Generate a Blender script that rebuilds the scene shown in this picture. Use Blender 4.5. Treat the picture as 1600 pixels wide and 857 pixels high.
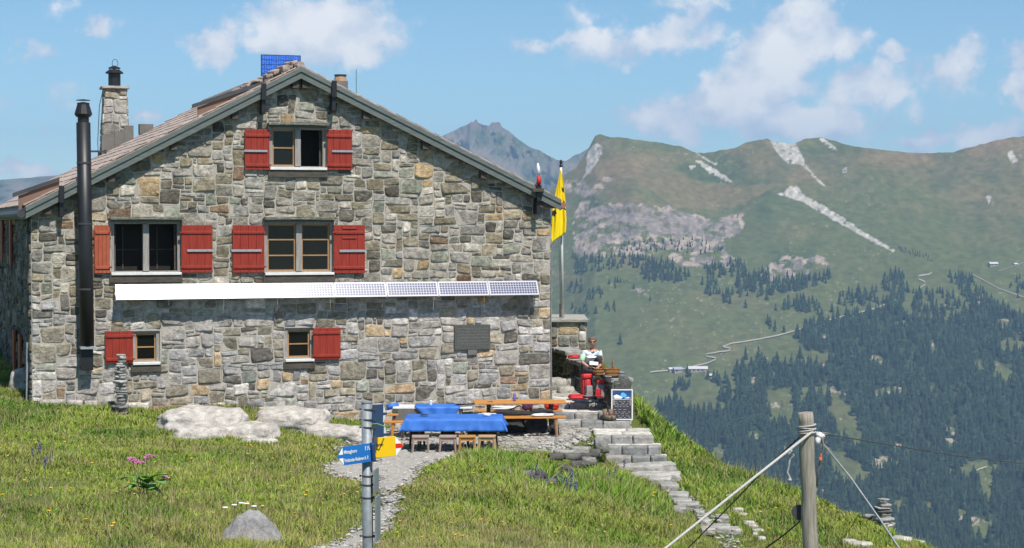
import bpy, math, random
import numpy as np
from mathutils import Vector, Matrix, Euler, noise as mnoise

# ------------------------------------------------------------------ camera, sky, sun, exposure
for o in list(bpy.data.objects):
    bpy.data.objects.remove(o)
SC = bpy.context.scene
COL = SC.collection
F = 2983.0
PITCH = math.atan(78.5 / F)
cam_d = bpy.data.cameras.new("camera")
cam = bpy.data.objects.new("camera", cam_d)
COL.objects.link(cam)
cam.location = (0, 0, 0)
cam.rotation_euler = (math.radians(90) - PITCH, 0, 0)
cam_d.sensor_width = 36
cam_d.lens = 36 * F / 1600
cam_d.clip_start = 0.5
cam_d.clip_end = 40000
SC.camera = cam
SUN_AZ = math.radians(27)      # to the right of straight behind the camera
SUN_EL = math.radians(57)
S = Vector((math.sin(SUN_AZ) * math.cos(SUN_EL), -math.cos(SUN_AZ) * math.cos(SUN_EL), math.sin(SUN_EL)))
sun_d = bpy.data.lights.new("sun", 'SUN')
sun_d.energy = 5.0
sun_d.angle = math.radians(0.53)
sun_d.color = (1.0, 0.955, 0.88)
sun = bpy.data.objects.new("sun", sun_d)
sun.rotation_euler = S.to_track_quat('Z', 'Y').to_euler()
COL.objects.link(sun)
SC.view_settings.view_transform = 'Standard'
SC.view_settings.look = 'None'
SC.view_settings.gamma = 1
SC.view_settings.exposure = 0.22
SC.view_settings.use_curve_mapping = False
SC.cycles.volume_bounces = 0
SC.cycles.max_bounces = 6
SC.cycles.diffuse_bounces = 3
SC.cycles.transparent_max_bounces = 8

W = bpy.data.worlds.new("World")
SC.world = W
W.use_nodes = True
nt = W.node_tree
nt.nodes.clear()
def wn(t, **k):
    n = nt.nodes.new(t)
    for a, b in k.items():
        setattr(n, a, b)
    return n
def wmath(op, a, b=None, c=None, clamp=False):
    n = wn('ShaderNodeMath', operation=op, use_clamp=clamp)
    for i, v in enumerate((a, b, c)):
        if v is None: continue
        if isinstance(v, (int, float)): n.inputs[i].default_value = v
        else: nt.links.new(v, n.inputs[i])
    return n.outputs[0]
sky = wn('ShaderNodeTexSky', sky_type='NISHITA', sun_disc=False, sun_elevation=SUN_EL,
         sun_rotation=math.atan2(S.x, S.y), altitude=2200, air_density=1.0, dust_density=0.25, ozone_density=1.6)
tc = wn('ShaderNodeTexCoord')
sep = wn('ShaderNodeSeparateXYZ')
nt.links.new(tc.outputs['Generated'], sep.inputs[0])
az = wmath('MULTIPLY', wmath('ARCTAN2', sep.outputs[0], sep.outputs[1]), 29.83)
el = wmath('MULTIPLY', wmath('ARCSINE', sep.outputs[2]), 29.83)
cmb = wn('ShaderNodeCombineXYZ')
nt.links.new(az, cmb.inputs[0]); nt.links.new(el, cmb.inputs[1])
# wobble the lookup so that cloud outlines break up
wob = wn('ShaderNodeTexNoise'); wob.inputs['Scale'].default_value = 1.6; wob.inputs['Detail'].default_value = 6
wob.inputs['Roughness'].default_value = 0.62
nt.links.new(cmb.outputs[0], wob.inputs['Vector'])
wsub = wn('ShaderNodeVectorMath', operation='SUBTRACT'); nt.links.new(wob.outputs['Color'], wsub.inputs[0]); wsub.inputs[1].default_value = (.5, .5, .5)
wsc = wn('ShaderNodeVectorMath', operation='MULTIPLY'); nt.links.new(wsub.outputs[0], wsc.inputs[0]); wsc.inputs[1].default_value = (1.1, .75, 0)
wad = wn('ShaderNodeVectorMath', operation='ADD'); nt.links.new(cmb.outputs[0], wad.inputs[0]); nt.links.new(wsc.outputs[0], wad.inputs[1])
CL = [(505, 50, 120, 55, 1.0, 0), (440, 72, 50, 22, .7, 0), (560, 80, 50, 30, .6, 0), (342, 75, 42, 36, .8, .5), (165, 45, 30, 20, .55, 0), (72, 92, 34, 16, .32, .4),
      (125, 165, 45, 22, .22, .4), (235, 190, 28, 12, .5, 0), (110, 20, 30, 16, .2, .6),
      (1010, 68, 125, 26, .62, .12), (1075, 40, 60, 25, .5, .5), (845, 70, 48, 16, .55, .2), (895, 25, 40, 18, .25, 0), (1090, 6, 70, 14, .45, 0), (930, 62, 60, 24, .6, 0),
      (1250, 40, 62, 40, 1.05, .7), (1215, 85, 88, 55, 1.1, .5), (1170, 145, 88, 48, 1.05, .2), (1040, 188, 75, 34, .85, 0), (1110, 175, 60, 30, .8, 0),
      (1312, 75, 36, 40, .62, .3), (1350, 140, 78, 32, .75, .2), (1275, 195, 85, 36, .85, 0), (1225, 190, 60, 30, .7, 0), (1385, 88, 36, 18, .65, 0),
      (1482, 108, 50, 38, .85, .3), (1590, 95, 46, 24, .75, .2), (1600, 150, 44, 50, .95, 0), (1520, 212, 62, 26, .7, .2), (1440, 228, 52, 16, .6, 0), (1405, 185, 40, 22, .3, 0),
      (60, 268, 50, 16, .75, 0), (10, 272, 50, 14, .6, 0), (-150, 180, 160, 40, .9, 0), (-450, 90, 220, 60, 1, 0), (1800, 120, 150, 60, 1, 0), (2100, 60, 200, 60, 1, 0),
      (-900, 0, 300, 100, 1, 0), (2600, 100, 350, 90, 1, 0)]
acc = None
for (px, py, rx, ry, st, tilt) in CL:
    v = wn('ShaderNodeVectorMath', operation='SUBTRACT'); nt.links.new(wad.outputs[0], v.inputs[0])
    v.inputs[1].default_value = ((px - 800) / 100, (350 - py) / 100, 0)
    if tilt:
        r = wn('ShaderNodeVectorRotate', rotation_type='Z_AXIS'); nt.links.new(v.outputs[0], r.inputs['Vector']); r.inputs['Angle'].default_value = -tilt
        v = r
    m = wn('ShaderNodeVectorMath', operation='MULTIPLY'); nt.links.new(v.outputs[0], m.inputs[0]); m.inputs[1].default_value = (100 / rx, 100 / ry, 0)
    l = wn('ShaderNodeVectorMath', operation='LENGTH'); nt.links.new(m.outputs[0], l.inputs[0])
    b = wmath('MULTIPLY', wmath('SUBTRACT', 1.25, l.outputs['Value']), st)
    acc = b if acc is None else wmath('SMOOTH_MAX', acc, b, 0.15)
n1 = wn('ShaderNodeTexNoise'); n1.inputs['Scale'].default_value = 2.3; n1.inputs['Detail'].default_value = 9; n1.inputs['Roughness'].default_value = 0.6
nt.links.new(cmb.outputs[0], n1.inputs['Vector'])
dens = wmath('ADD', acc, wmath('MULTIPLY', wmath('SUBTRACT', n1.outputs['Fac'], 0.5), 1.25))
mr = wn('ShaderNodeMapRange', interpolation_type='SMOOTHSTEP'); nt.links.new(dens, mr.inputs['Value'])
mr.inputs['From Min'].default_value = .0; mr.inputs['From Max'].default_value = 0.50; mr.inputs['To Max'].default_value = 0.93
n2 = wn('ShaderNodeTexNoise'); n2.inputs['Scale'].default_value = 1.5; n2.inputs['Detail'].default_value = 7
mp = wn('ShaderNodeMapping'); mp.inputs['Location'].default_value = (3.1, 5.2, 0); nt.links.new(cmb.outputs[0], mp.inputs['Vector']); nt.links.new(mp.outputs[0], n2.inputs['Vector'])
cr = wn('ShaderNodeMapRange'); nt.links.new(wmath('ADD', wmath('MULTIPLY', n2.outputs['Fac'], 1.2), wmath('MULTIPLY', dens, .35)), cr.inputs['Value'])
cr.inputs['From Min'].default_value = .55; cr.inputs['From Max'].default_value = .95
cc = wn('ShaderNodeMix', data_type='RGBA'); nt.links.new(cr.outputs[0], cc.inputs['Factor'])
cc.inputs['A'].default_value = (5.0, 5.8, 7.0, 1); cc.inputs['B'].default_value = (8.8, 8.7, 8.6, 1)
tint = wn('ShaderNodeMix', data_type='RGBA', blend_type='MULTIPLY'); tint.inputs['Factor'].default_value = 1
nt.links.new(sky.outputs[0], tint.inputs['A']); tint.inputs['B'].default_value = (0.76, 0.96, 1.00, 1)
SKY_TINT = tint
mx = wn('ShaderNodeMix', data_type='RGBA'); nt.links.new(mr.outputs[0], mx.inputs['Factor'])
nt.links.new(tint.outputs['Result'], mx.inputs['A']); nt.links.new(cc.outputs['Result'], mx.inputs['B'])
bg = wn('ShaderNodeBackground'); bg.inputs['Strength'].default_value = 0.104
nt.links.new(mx.outputs['Result'], bg.inputs['Color'])
wo = wn('ShaderNodeOutputWorld'); nt.links.new(bg.outputs[0], wo.inputs['Surface'])

# ------------------------------------------------------------------ helpers: pixels of the survey photograph to points
CP, SP = math.cos(PITCH), math.sin(PITCH)
def ray(px, py):
    a = (px - 800) / F; b = (428.5 - py) / F
    return Vector((a, CP + b * SP, -SP + b * CP))
def P(px, py, Y):
    d = ray(px, py)
    return d * (Y / d.y)
def npP(px, py, Y):
    a = (px - 800) / F; b = (428.5 - py) / F
    dy = CP + b * SP
    return a / dy * Y, Y, (-SP + b * CP) / dy * Y

# value noise, vectorised
def _h(ix, iy, iz, seed):
    n = (ix * 374761393 + iy * 668265263 + iz * 1442695041 + seed * 974634777) & 0xffffffff
    n = ((n ^ (n >> 13)) * 1274126177) & 0xffffffff
    n = (n ^ (n >> 16)) & 0xffffffff
    return (n & 0xffffff) / float(0xffffff)
def vnoise(x, y, z=0.0, seed=0):
    x = np.asarray(x, float); y = np.asarray(y, float); z = np.asarray(z, float) + np.zeros_like(x)
    ix = np.floor(x).astype(np.int64); iy = np.floor(y).astype(np.int64); iz = np.floor(z).astype(np.int64)
    fx = x - ix; fy = y - iy; fz = z - iz
    fx = fx * fx * (3 - 2 * fx); fy = fy * fy * (3 - 2 * fy); fz = fz * fz * (3 - 2 * fz)
    r = 0
    for dx in (0, 1):
        for dy in (0, 1):
            for dz in (0, 1):
                w = (fx if dx else 1 - fx) * (fy if dy else 1 - fy) * (fz if dz else 1 - fz)
                r = r + w * _h(ix + dx, iy + dy, iz + dz, seed)
    return r * 2 - 1
def fbm(x, y, z=0.0, seed=0, oct=4, rough=.5):
    r = 0; a = 1; t = 0
    for i in range(oct):
        r = r + a * vnoise(np.asarray(x) * 2 ** i, np.asarray(y) * 2 ** i, np.asarray(z) * 2 ** i, seed + i * 17)
        t += a; a *= rough
    return r / t

def tag(o, label=None, cat=None, group=None, kind=None):
    if label: o['label'] = label
    if cat: o['category'] = cat
    if group: o['group'] = group
    if kind: o['kind'] = kind
    return o
def empty(name, loc=(0, 0, 0), rz=0.0):
    o = bpy.data.objects.new(name, None)
    o.location = loc; o.rotation_euler = (0, 0, rz); o.empty_display_size = .2
    COL.objects.link(o)
    return o
def copy_tree(o, parent=None):
    c = o.copy(); COL.objects.link(c)
    if parent: c.parent = parent
    for ch in [x for x in bpy.data.objects if x.parent == o]:
        copy_tree(ch, c)
    return c

# ------------------------------------------------------------------ materials
def new_mat(name):
    m = bpy.data.materials.new(name); m.use_nodes = True
    n = m.node_tree; b = n.nodes['Principled BSDF']
    return m, n, b
def shade(r, c, lo, hi):
    k = r.uniform(lo, hi); return tuple(v * k for v in c)
def mat(name, c1, c2=None, rough=.8, scale=4, bump=0.0, bscale=30, spec=.5, metal=0.0, stretch=(1, 1, 1), detail=6, attr=False, var=.35, veins=0.0, cracks=0.0, seed=0, coord='Object', lo=.35, hi=.65):
    m, n, b = new_mat(name)
    L = n.links.new
    b.inputs['Roughness'].default_value = rough
    b.inputs['Metallic'].default_value = metal
    b.inputs['Specular IOR Level'].default_value = spec
    tcn = n.nodes.new('ShaderNodeTexCoord'); mpn = n.nodes.new('ShaderNodeMapping'); mpn.inputs['Scale'].default_value = stretch
    mpn.inputs['Location'].default_value = (seed * 3.7, seed * 1.3, seed * 2.1)
    L(tcn.outputs[coord], mpn.inputs['Vector'])
    nz = n.nodes.new('ShaderNodeTexNoise'); nz.inputs['Scale'].default_value = scale; nz.inputs['Detail'].default_value = detail; nz.inputs['Roughness'].default_value = .6
    L(mpn.outputs[0], nz.inputs['Vector'])
    mrn = n.nodes.new('ShaderNodeMapRange'); L(nz.outputs['Fac'], mrn.inputs['Value'])
    mrn.inputs['From Min'].default_value = lo; mrn.inputs['From Max'].default_value = hi
    if attr:
        at = n.nodes.new('ShaderNodeAttribute'); at.attribute_name = 'Col'
        hs = n.nodes.new('ShaderNodeMix'); hs.data_type = 'RGBA'; hs.blend_type = 'MULTIPLY'; hs.inputs['Factor'].default_value = 1
        mr2 = n.nodes.new('ShaderNodeMapRange'); L(mrn.outputs[0], mr2.inputs['Value']); mr2.inputs['To Min'].default_value = 1 - var; mr2.inputs['To Max'].default_value = 1 + var
        L(at.outputs['Color'], hs.inputs['A']); L(mr2.outputs[0], hs.inputs['B'])
        out = hs.outputs['Result']
        if veins:
            nv = n.nodes.new('ShaderNodeTexNoise'); nv.inputs['Scale'].default_value = 5; nv.inputs['Detail'].default_value = 8; nv.inputs['Roughness'].default_value = .65; nv.inputs['Distortion'].default_value = 1.4
            m3 = n.nodes.new('ShaderNodeMapping'); m3.inputs['Scale'].default_value = (1, 1, 2.2); L(tcn.outputs[coord], m3.inputs[0]); L(m3.outputs[0], nv.inputs['Vector'])
            mv = n.nodes.new('ShaderNodeMapRange'); L(nv.outputs['Fac'], mv.inputs['Value']); mv.inputs['From Min'].default_value = .56; mv.inputs['From Max'].default_value = .66; mv.inputs['To Max'].default_value = veins
            mm = n.nodes.new('ShaderNodeMix'); mm.data_type = 'RGBA'; L(mv.outputs[0], mm.inputs['Factor']); L(out, mm.inputs['A']); mm.inputs['B'].default_value = (.52, .50, .46, 1)
            out = mm.outputs['Result']
        if cracks:
            nc = n.nodes.new('ShaderNodeTexNoise'); nc.inputs['Scale'].default_value = 13; nc.inputs['Detail'].default_value = 6; nc.inputs['Roughness'].default_value = .7; nc.inputs['Distortion'].default_value = .8
            m4 = n.nodes.new('ShaderNodeMapping'); m4.inputs['Scale'].default_value = (.8, .8, 2.4); L(tcn.outputs[coord], m4.inputs[0]); L(m4.outputs[0], nc.inputs['Vector'])
            ab = n.nodes.new('ShaderNodeMath'); ab.operation = 'SUBTRACT'; L(nc.outputs['Fac'], ab.inputs[0]); ab.inputs[1].default_value = .5
            ab2 = n.nodes.new('ShaderNodeMath'); ab2.operation = 'ABSOLUTE'; L(ab.outputs[0], ab2.inputs[0])
            mc = n.nodes.new('ShaderNodeMapRange'); L(ab2.outputs[0], mc.inputs['Value']); mc.inputs['From Max'].default_value = .035; mc.inputs['To Min'].default_value = cracks; mc.inputs['To Max'].default_value = 1
            mk = n.nodes.new('ShaderNodeMix'); mk.data_type = 'RGBA'; mk.blend_type = 'MULTIPLY'; mk.inputs['Factor'].default_value = 1; L(out, mk.inputs['A']); L(mc.outputs[0], mk.inputs['B']); out = mk.outputs['Result']
        L(out, b.inputs['Base Color'])
    else:
        mixn = n.nodes.new('ShaderNodeMix'); mixn.data_type = 'RGBA'
        mixn.inputs['A'].default_value = (*c1, 1); mixn.inputs['B'].default_value = (*(c2 or c1), 1)
        L(mrn.outputs[0], mixn.inputs['Factor']); L(mixn.outputs['Result'], b.inputs['Base Color'])
    if bump:
        nb = n.nodes.new('ShaderNodeTexNoise'); nb.inputs['Scale'].default_value = bscale; nb.inputs['Detail'].default_value = 8; nb.inputs['Roughness'].default_value = .65
        L(mpn.outputs[0], nb.inputs['Vector'])
        bp = n.nodes.new('ShaderNodeBump'); bp.inputs['Strength'].default_value = bump; bp.inputs['Distance'].default_value = .035
        L(nb.outputs['Fac'], bp.inputs['Height']); L(bp.outputs[0], b.inputs['Normal'])
    return m

M = {}
M['stone'] = mat('wall_stone', None, attr=True, scale=9, bump=1.0, bscale=16, rough=.9, spec=.15, var=.36, veins=.5, cracks=.55, detail=9)
M['mortar'] = mat('lime_mortar', (.50, .46, .40), (.39, .36, .31), scale=3, bump=.6, bscale=40, rough=.95, spec=.1)
M['rock'] = mat('rock', None, attr=True, scale=5, bump=.9, bscale=14, rough=.92, spec=.15, var=.3, veins=.2, cracks=.6, detail=9)
M['grass'] = mat('grass_blade', None, attr=True, scale=.8, rough=.75, spec=.2, var=.15)
M['soil'] = mat('meadow_soil', (.09, .13, .03), (.13, .14, .045), scale=1.3, bump=.8, bscale=25, rough=1, spec=.05)
M['gravel'] = mat('gravel', (.50, .47, .42), (.30, .28, .245), scale=24, bump=.9, bscale=45, rough=.95, spec=.15, lo=.38, hi=.68)
M['slab'] = mat('pale_slab', (.48, .46, .41), (.30, .28, .25), scale=5, stretch=(1, 4, 3), bump=.8, bscale=14, rough=.9, spec=.2)
M['red'] = mat('red_paint', (.33, .040, .020), (.24, .022, .012), scale=5, rough=.5, spec=.4, stretch=(6, 1, .6), bump=.15, bscale=20)
M['red_pale'] = mat('pale_orange_red', (.42, .10, .04), (.34, .07, .03), scale=6, rough=.6)  # orange red; on the half-open gable shutter it paints in sunlight
M['grey_wood'] = mat('weathered_wood', (.38, .36, .33), (.22, .20, .18), scale=9, stretch=(6, 6, .5), rough=.85, bump=.3, bscale=20)
M['dark_wood'] = mat('dark_wood', (.10, .085, .065), (.055, .045, .035), scale=6, stretch=(1, 4, 4), rough=.85, bump=.3)
M['honey'] = mat('honey_wood', (.44, .26, .12), (.33, .18, .08), scale=5, stretch=(1, 6, 6), rough=.5)
M['barge'] = mat('barge_board', (.145, .165, .15), (.10, .12, .11), scale=3, stretch=(1, 1, 6), rough=.55, bump=.1)
M['black_metal'] = mat('black_metal', (.012, .012, .014), (.018, .018, .02), scale=3, rough=.45, spec=.5)
M['dark_sheet'] = mat('dark_sheet', (.065, .065, .07), (.045, .045, .05), scale=3, rough=.5)
M['steel'] = mat('galvanised_steel', (.27, .30, .315), (.18, .20, .215), scale=20, rough=.5, metal=.1, lo=.3, hi=.7)
M['iron'] = mat('grey_iron', (.40, .41, .43), (.3, .31, .33), scale=20, rough=.5, metal=.2)
M['white'] = mat('white_paint', (.78, .77, .74), (.66, .65, .62), scale=6, rough=.5)
M['interior'] = mat('dark_interior', (.02, .017, .014), (.012, .01, .009), rough=.9)
M['pane'] = mat('window_pane', (.006, .007, .007), (.010, .010, .009), rough=.06, spec=.28, scale=1)
M['roof'] = mat('roof_tile', (.44, .36, .31), (.32, .26, .23), scale=7, bump=.7, bscale=12, rough=.9, spec=.2, stretch=(1, 1, 1))
M['blue_cloth'] = mat('blue_cloth', (.05, .19, .60), (.03, .13, .48), scale=3, rough=.55, bump=.2, bscale=5, spec=.3)
M['white_cloth'] = mat('white_cloth', (.75, .75, .76), (.65, .65, .68), scale=6, rough=.8, bump=.2, bscale=10)
M['yellow_cloth'] = mat('cream_cloth', (.75, .62, .33), (.75, .66, .45), scale=9, rough=.8)
M['black_cloth'] = mat('black_cloth', (.018, .02, .022), (.035, .037, .04), scale=9, rough=.85, bump=.3)
M['purple_cloth'] = mat('purple_cloth', (.11, .03, .12), (.07, .02, .08), scale=9, rough=.8)
M['red_cloth'] = mat('red_cloth', (.62, .02, .025), (.5, .015, .02), scale=9, rough=.6, bump=.3, bscale=14)
M['grey_cloth'] = mat('grey_cloth', (.28, .25, .25), (.2, .18, .18), scale=9, rough=.8, bump=.3)
M['orange_wood'] = mat('orange_varnished_wood', (.62, .27, .055), (.50, .20, .04), scale=5, stretch=(1, 8, 8), rough=.42, spec=.4)
M['stool_grey'] = mat('greyed_stool_wood', (.42, .31, .25), (.32, .23, .19), scale=6, stretch=(5, 5, 1), rough=.7)
M['stool_tan'] = mat('tan_stool_wood', (.55, .36, .19), (.45, .28, .14), scale=6, stretch=(5, 5, 1), rough=.6)
M['stool_orange'] = mat('orange_stool_wood', (.56, .27, .07), (.46, .21, .05), scale=6, stretch=(5, 5, 1), rough=.55)
M['wicker'] = mat('wicker', (.45, .22, .075), (.28, .12, .035), scale=40, stretch=(1, 1, 3), rough=.7, bump=.8, bscale=60)
M['skin'] = mat('skin', (.52, .28, .19), (.47, .24, .16), rough=.55)
M['hair'] = mat('greying_hair', (.16, .12, .09), (.09, .065, .05), scale=30, rough=.7)
M['shirt'] = mat('pale_shirt', (.72, .78, .80), (.62, .70, .74), scale=8, rough=.8)
M['mint'] = mat('mint_sleeve', (.48, .72, .50), (.42, .66, .46), scale=8, rough=.8)
M['navy'] = mat('navy_cloth', (.03, .045, .10), (.02, .03, .07), scale=8, rough=.8)
M['trousers'] = mat('dark_trousers', (.03, .032, .035), (.045, .047, .05), scale=9, rough=.85)
M['boot'] = mat('boot_leather', (.20, .16, .10), (.12, .10, .07), scale=15, rough=.7)
M['flag'] = mat('yellow_flag', (.95, .72, .006), (.92, .66, .006), scale=3, rough=.6)
M['flag_black'] = mat('black_print', (.02, .015, .01), rough=.7)
M['sign_blue'] = mat('sign_blue', (.012, .16, .50), (.012, .14, .45), rough=.4)
M['sign_navy'] = mat('sign_back_blue', (.02, .06, .16), (.02, .05, .13), rough=.4)
M['sign_yellow'] = mat('sign_yellow', (.90, .56, .005), (.86, .52, .005), rough=.4)
M['sign_white'] = mat('sign_white', (.85, .85, .85), rough=.4)
M['sign_red'] = mat('sign_red', (.72, .02, .012), rough=.4)
M['post_wood'] = mat('grey_post_wood', (.40, .365, .30), (.23, .205, .165), scale=7, stretch=(7, 7, .45), rough=.9, bump=.5, bscale=14)
M['rope'] = mat('pale_rope', (.56, .53, .50), (.42, .40, .37), scale=60, rough=.85, bump=.4, bscale=80)
M['dark_rope'] = mat('dark_rope', (.05, .045, .04), (.08, .07, .05), scale=60, rough=.8)
M['blackboard'] = mat('blackboard', (.03, .03, .04), (.05, .045, .055), scale=8, rough=.8)
M['chalk'] = mat('chalk', (.75, .74, .75), rough=.9)
M['plaque'] = mat('slate_plaque', (.055, .06, .055), (.10, .105, .095), scale=20, rough=.6, stretch=(1, 1, 2), bump=.3, bscale=45)
M['cell'] = mat('solar_cell', (.04, .045, .12), (.05, .055, .15), rough=.21, spec=.6, scale=10)
M['backsheet'] = mat('panel_backsheet', (.50, .50, .54), rough=.22, spec=.6)
M['leaf'] = mat('broad_leaf', (.17, .36, .06), (.12, .27, .04), scale=6, rough=.5, spec=.4)
M['pink'] = mat('pink_blossom', (.62, .22, .42), (.50, .15, .33), scale=20, rough=.8)
M['violet'] = mat('violet_blossom', (.17, .15, .30), (.12, .11, .2), scale=20, rough=.8)
M['yellow_petal'] = mat('yellow_petal', (.90, .58, .01), (.85, .42, .01), scale=20, rough=.6)
M['white_petal'] = mat('white_petal', (.85, .85, .82), rough=.6)
M['stalk'] = mat('green_stalk', (.09, .16, .04), rough=.7)
M['spruce'] = mat('spruce_needles', None, attr=True, scale=.12, rough=.9, spec=.1, var=.3)
M['far'] = mat('alpine_slope', None, attr=True, scale=.07, rough=1, spec=0, var=.2, bump=0, detail=9)
M['trail'] = mat('trail_dust', (.38, .34, .27), (.32, .29, .23), scale=.05, rough=1, spec=0)
M['orange'] = mat('orange_plastic', (.65, .16, .05), rough=.5)
M['brownpot'] = mat('rusty_cowl', (.48, .30, .18), (.3, .17, .1), scale=9, rough=.7)
M['board_grey'] = mat('grey_board', (.17, .16, .145), (.13, .12, .11), scale=4, rough=.8)

# ------------------------------------------------------------------ mesh builder
class MB:
    def __init__(s):
        s.v = []; s.f = []; s.m = []; s.c = []
    def add(s, vs, fs, col=(1, 1, 1), m=0):
        b = len(s.v)
        s.v.extend([tuple(v) for v in vs]); s.c.extend([col] * len(vs))
        for f in fs:
            s.f.append([i + b for i in f]); s.m.append(m)
    def box(s, c, size, rot=None, col=(1, 1, 1), m=0):
        hx, hy, hz = size[0] / 2, size[1] / 2, size[2] / 2
        vs = [Vector((x, y, z)) for x in (-hx, hx) for y in (-hy, hy) for z in (-hz, hz)]
        if rot is not None:
            R = rot if isinstance(rot, Matrix) else Euler(rot).to_matrix()
            vs = [R @ v for v in vs]
        c = Vector(c)
        vs = [v + c for v in vs]
        s.add(vs, [(0, 1, 3, 2), (4, 6, 7, 5), (0, 4, 5, 1), (2, 3, 7, 6), (0, 2, 6, 4), (1, 5, 7, 3)], col, m)
    def bx(s, x0, x1, y0, y1, z0, z1, col=(1, 1, 1), m=0):
        s.box(((x0 + x1) / 2, (y0 + y1) / 2, (z0 + z1) / 2), (abs(x1 - x0), abs(y1 - y0), abs(z1 - z0)), None, col, m)
    def tube(s, pts, r, n=10, col=(1, 1, 1), m=0, cap=True):
        pts = [Vector(p) for p in pts]
        if not hasattr(r, '__len__'): r = [r] * len(pts)
        vs = []; fs = []
        prev = None
        for i, p in enumerate(pts):
            a = pts[max(i - 1, 0)]; b = pts[min(i + 1, len(pts) - 1)]
            t = (b - a).normalized()
            if prev is None:
                up = Vector((0, 0, 1)) if abs(t.z) < .9 else Vector((1, 0, 0))
                x = t.cross(up).normalized()
            else:
                x = (prev - t * prev.dot(t)).normalized()
            prev = x
            y = t.cross(x)
            for k in range(n):
                an = 2 * math.pi * k / n
                vs.append(p + (x * math.cos(an) + y * math.sin(an)) * r[i])
        for i in range(len(pts) - 1):
            for k in range(n):
                a = i * n + k; b = i * n + (k + 1) % n
                fs.append((a, b, b + n, a + n))
        if cap:
            fs.append(tuple(range(n - 1, -1, -1))); fs.append(tuple(range((len(pts) - 1) * n, len(pts) * n)))
        s.add(vs, fs, col, m)
    def lathe(s, c, prof, n=16, col=(1, 1, 1), m=0):
        s.tube([(c[0], c[1], c[2] + z) for r, z in prof], [max(r, .0005) for r, z in prof], n, col, m)
    def prism(s, poly, vec, col=(1, 1, 1), m=0):
        n = len(poly); vec = Vector(vec)
        vs = [Vector(p) for p in poly] + [Vector(p) + vec for p in poly]
        fs = [tuple(range(n - 1, -1, -1)), tuple(range(n, 2 * n))] + [(i, (i + 1) % n, n + (i + 1) % n, n + i) for i in range(n)]
        s.add(vs, fs, col, m)
    def rock(s, c, size, rot=(0, 0, 0), seed=0, col=(.3, .3, .28), n=6, boxy=.5, amp=.12, freq=2.0, m=0, flat=0):
        # cube-sphere with noise
        vs = {}; fs = []; out = []
        def idx(p):
            k = tuple(round(q, 5) for q in p)
            if k not in vs:
                vs[k] = len(out); out.append(Vector(p))
            return vs[k]
        for ax in range(3):
            for sg in (-1, 1):
                for i in range(n):
                    for j in range(n):
                        q = []
                        for (a, b) in ((i, j), (i + 1, j), (i + 1, j + 1), (i, j + 1)):
                            p = [0, 0, 0]; p[ax] = sg; p[(ax + 1) % 3] = -1 + 2 * a / n; p[(ax + 2) % 3] = -1 + 2 * b / n
                            q.append(idx(p))
                        fs.append(tuple(q if sg > 0 else q[::-1]))
        R = Euler(rot).to_matrix(); c = Vector(c); sz = Vector(size) / 2
        res = []
        for p in out:
            sp = p.normalized()
            q = sp * (1 - boxy) + p * boxy * .85
            o = Vector((seed * 7.3, seed * 3.1, seed * 1.7))
            d = mnoise.noise(q * freq + o) + .45 * mnoise.noise(q * freq * 2.3 + o) + .22 * mnoise.noise(q * freq * 5 + o)
            q = q * (1 + amp * d)
            q = Vector((q.x * sz.x, q.y * sz.y, q.z * sz.z))
            res.append(R @ q + c)
        s.add(res, fs, col, m)
    def build(s, name, mats, parent=None, smooth=False, bevel=0.0, loc=None, rot=None, sharp=None):
        me = bpy.data.meshes.new(name)
        me.from_pydata(s.v, [], s.f)
        if not isinstance(mats, (list, tuple)): mats = [mats]
        for q in mats: me.materials.append(M[q] if isinstance(q, str) else q)
        if len(mats) > 1: me.polygons.foreach_set('material_index', s.m)
        ca = me.color_attributes.new('Col', 'FLOAT_COLOR', 'POINT')
        arr = np.ones((len(s.v), 4), np.float32); arr[:, :3] = np.array(s.c, np.float32).reshape(-1, 3)
        ca.data.foreach_set('color', arr.ravel())
        if smooth: me.polygons.foreach_set('use_smooth', [not (len(mats) == 2 and mats[1] == 'mortar' and k == 1) for k in s.m])
        me.update()
        o = bpy.data.objects.new(name, me); COL.objects.link(o)
        if parent: o.parent = parent
        if loc is not None: o.location = loc
        if rot is not None: o.rotation_euler = rot
        if bevel:
            b = o.modifiers.new('bevel', 'BEVEL'); b.width = bevel; b.segments = 2; b.limit_method = 'ANGLE'
        return o
def np_mesh(name, V, Fq, mats, col=None, smooth=False, mi=None):
    V = np.asarray(V, np.float32); me = bpy.data.meshes.new(name)
    me.vertices.add(len(V)); me.vertices.foreach_set('co', V.ravel())
    if not isinstance(Fq, list): Fq = [Fq]
    tot = np.concatenate([np.full(len(f), f.shape[1], np.int32) for f in Fq])
    loops = np.concatenate([f.ravel() for f in Fq]).astype(np.int32)
    me.loops.add(len(loops)); me.loops.foreach_set('vertex_index', loops)
    me.polygons.add(len(tot))
    st = np.zeros(len(tot), np.int32); st[1:] = np.cumsum(tot)[:-1]
    me.polygons.foreach_set('loop_start', st)
    if smooth: me.polygons.foreach_set('use_smooth', np.ones(len(tot), bool))
    if not isinstance(mats, (list, tuple)): mats = [mats]
    for q in mats: me.materials.append(M[q])
    if mi is not None: me.polygons.foreach_set('material_index', mi.astype(np.int32))
    if col is not None:
        ca = me.color_attributes.new('Col', 'FLOAT_COLOR', 'POINT')
        a = np.ones((len(V), 4), np.float32); a[:, :3] = col
        ca.data.foreach_set('color', a.ravel())
    me.update(calc_edges=True)
    o = bpy.data.objects.new(name, me); COL.objects.link(o)
    return o
def grid_faces(nr, nc):
    i = np.arange(nr - 1)[:, None] * nc + np.arange(nc - 1)[None, :]
    return np.stack([i, i + 1, i + 1 + nc, i + nc], -1).reshape(-1, 4)
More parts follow.
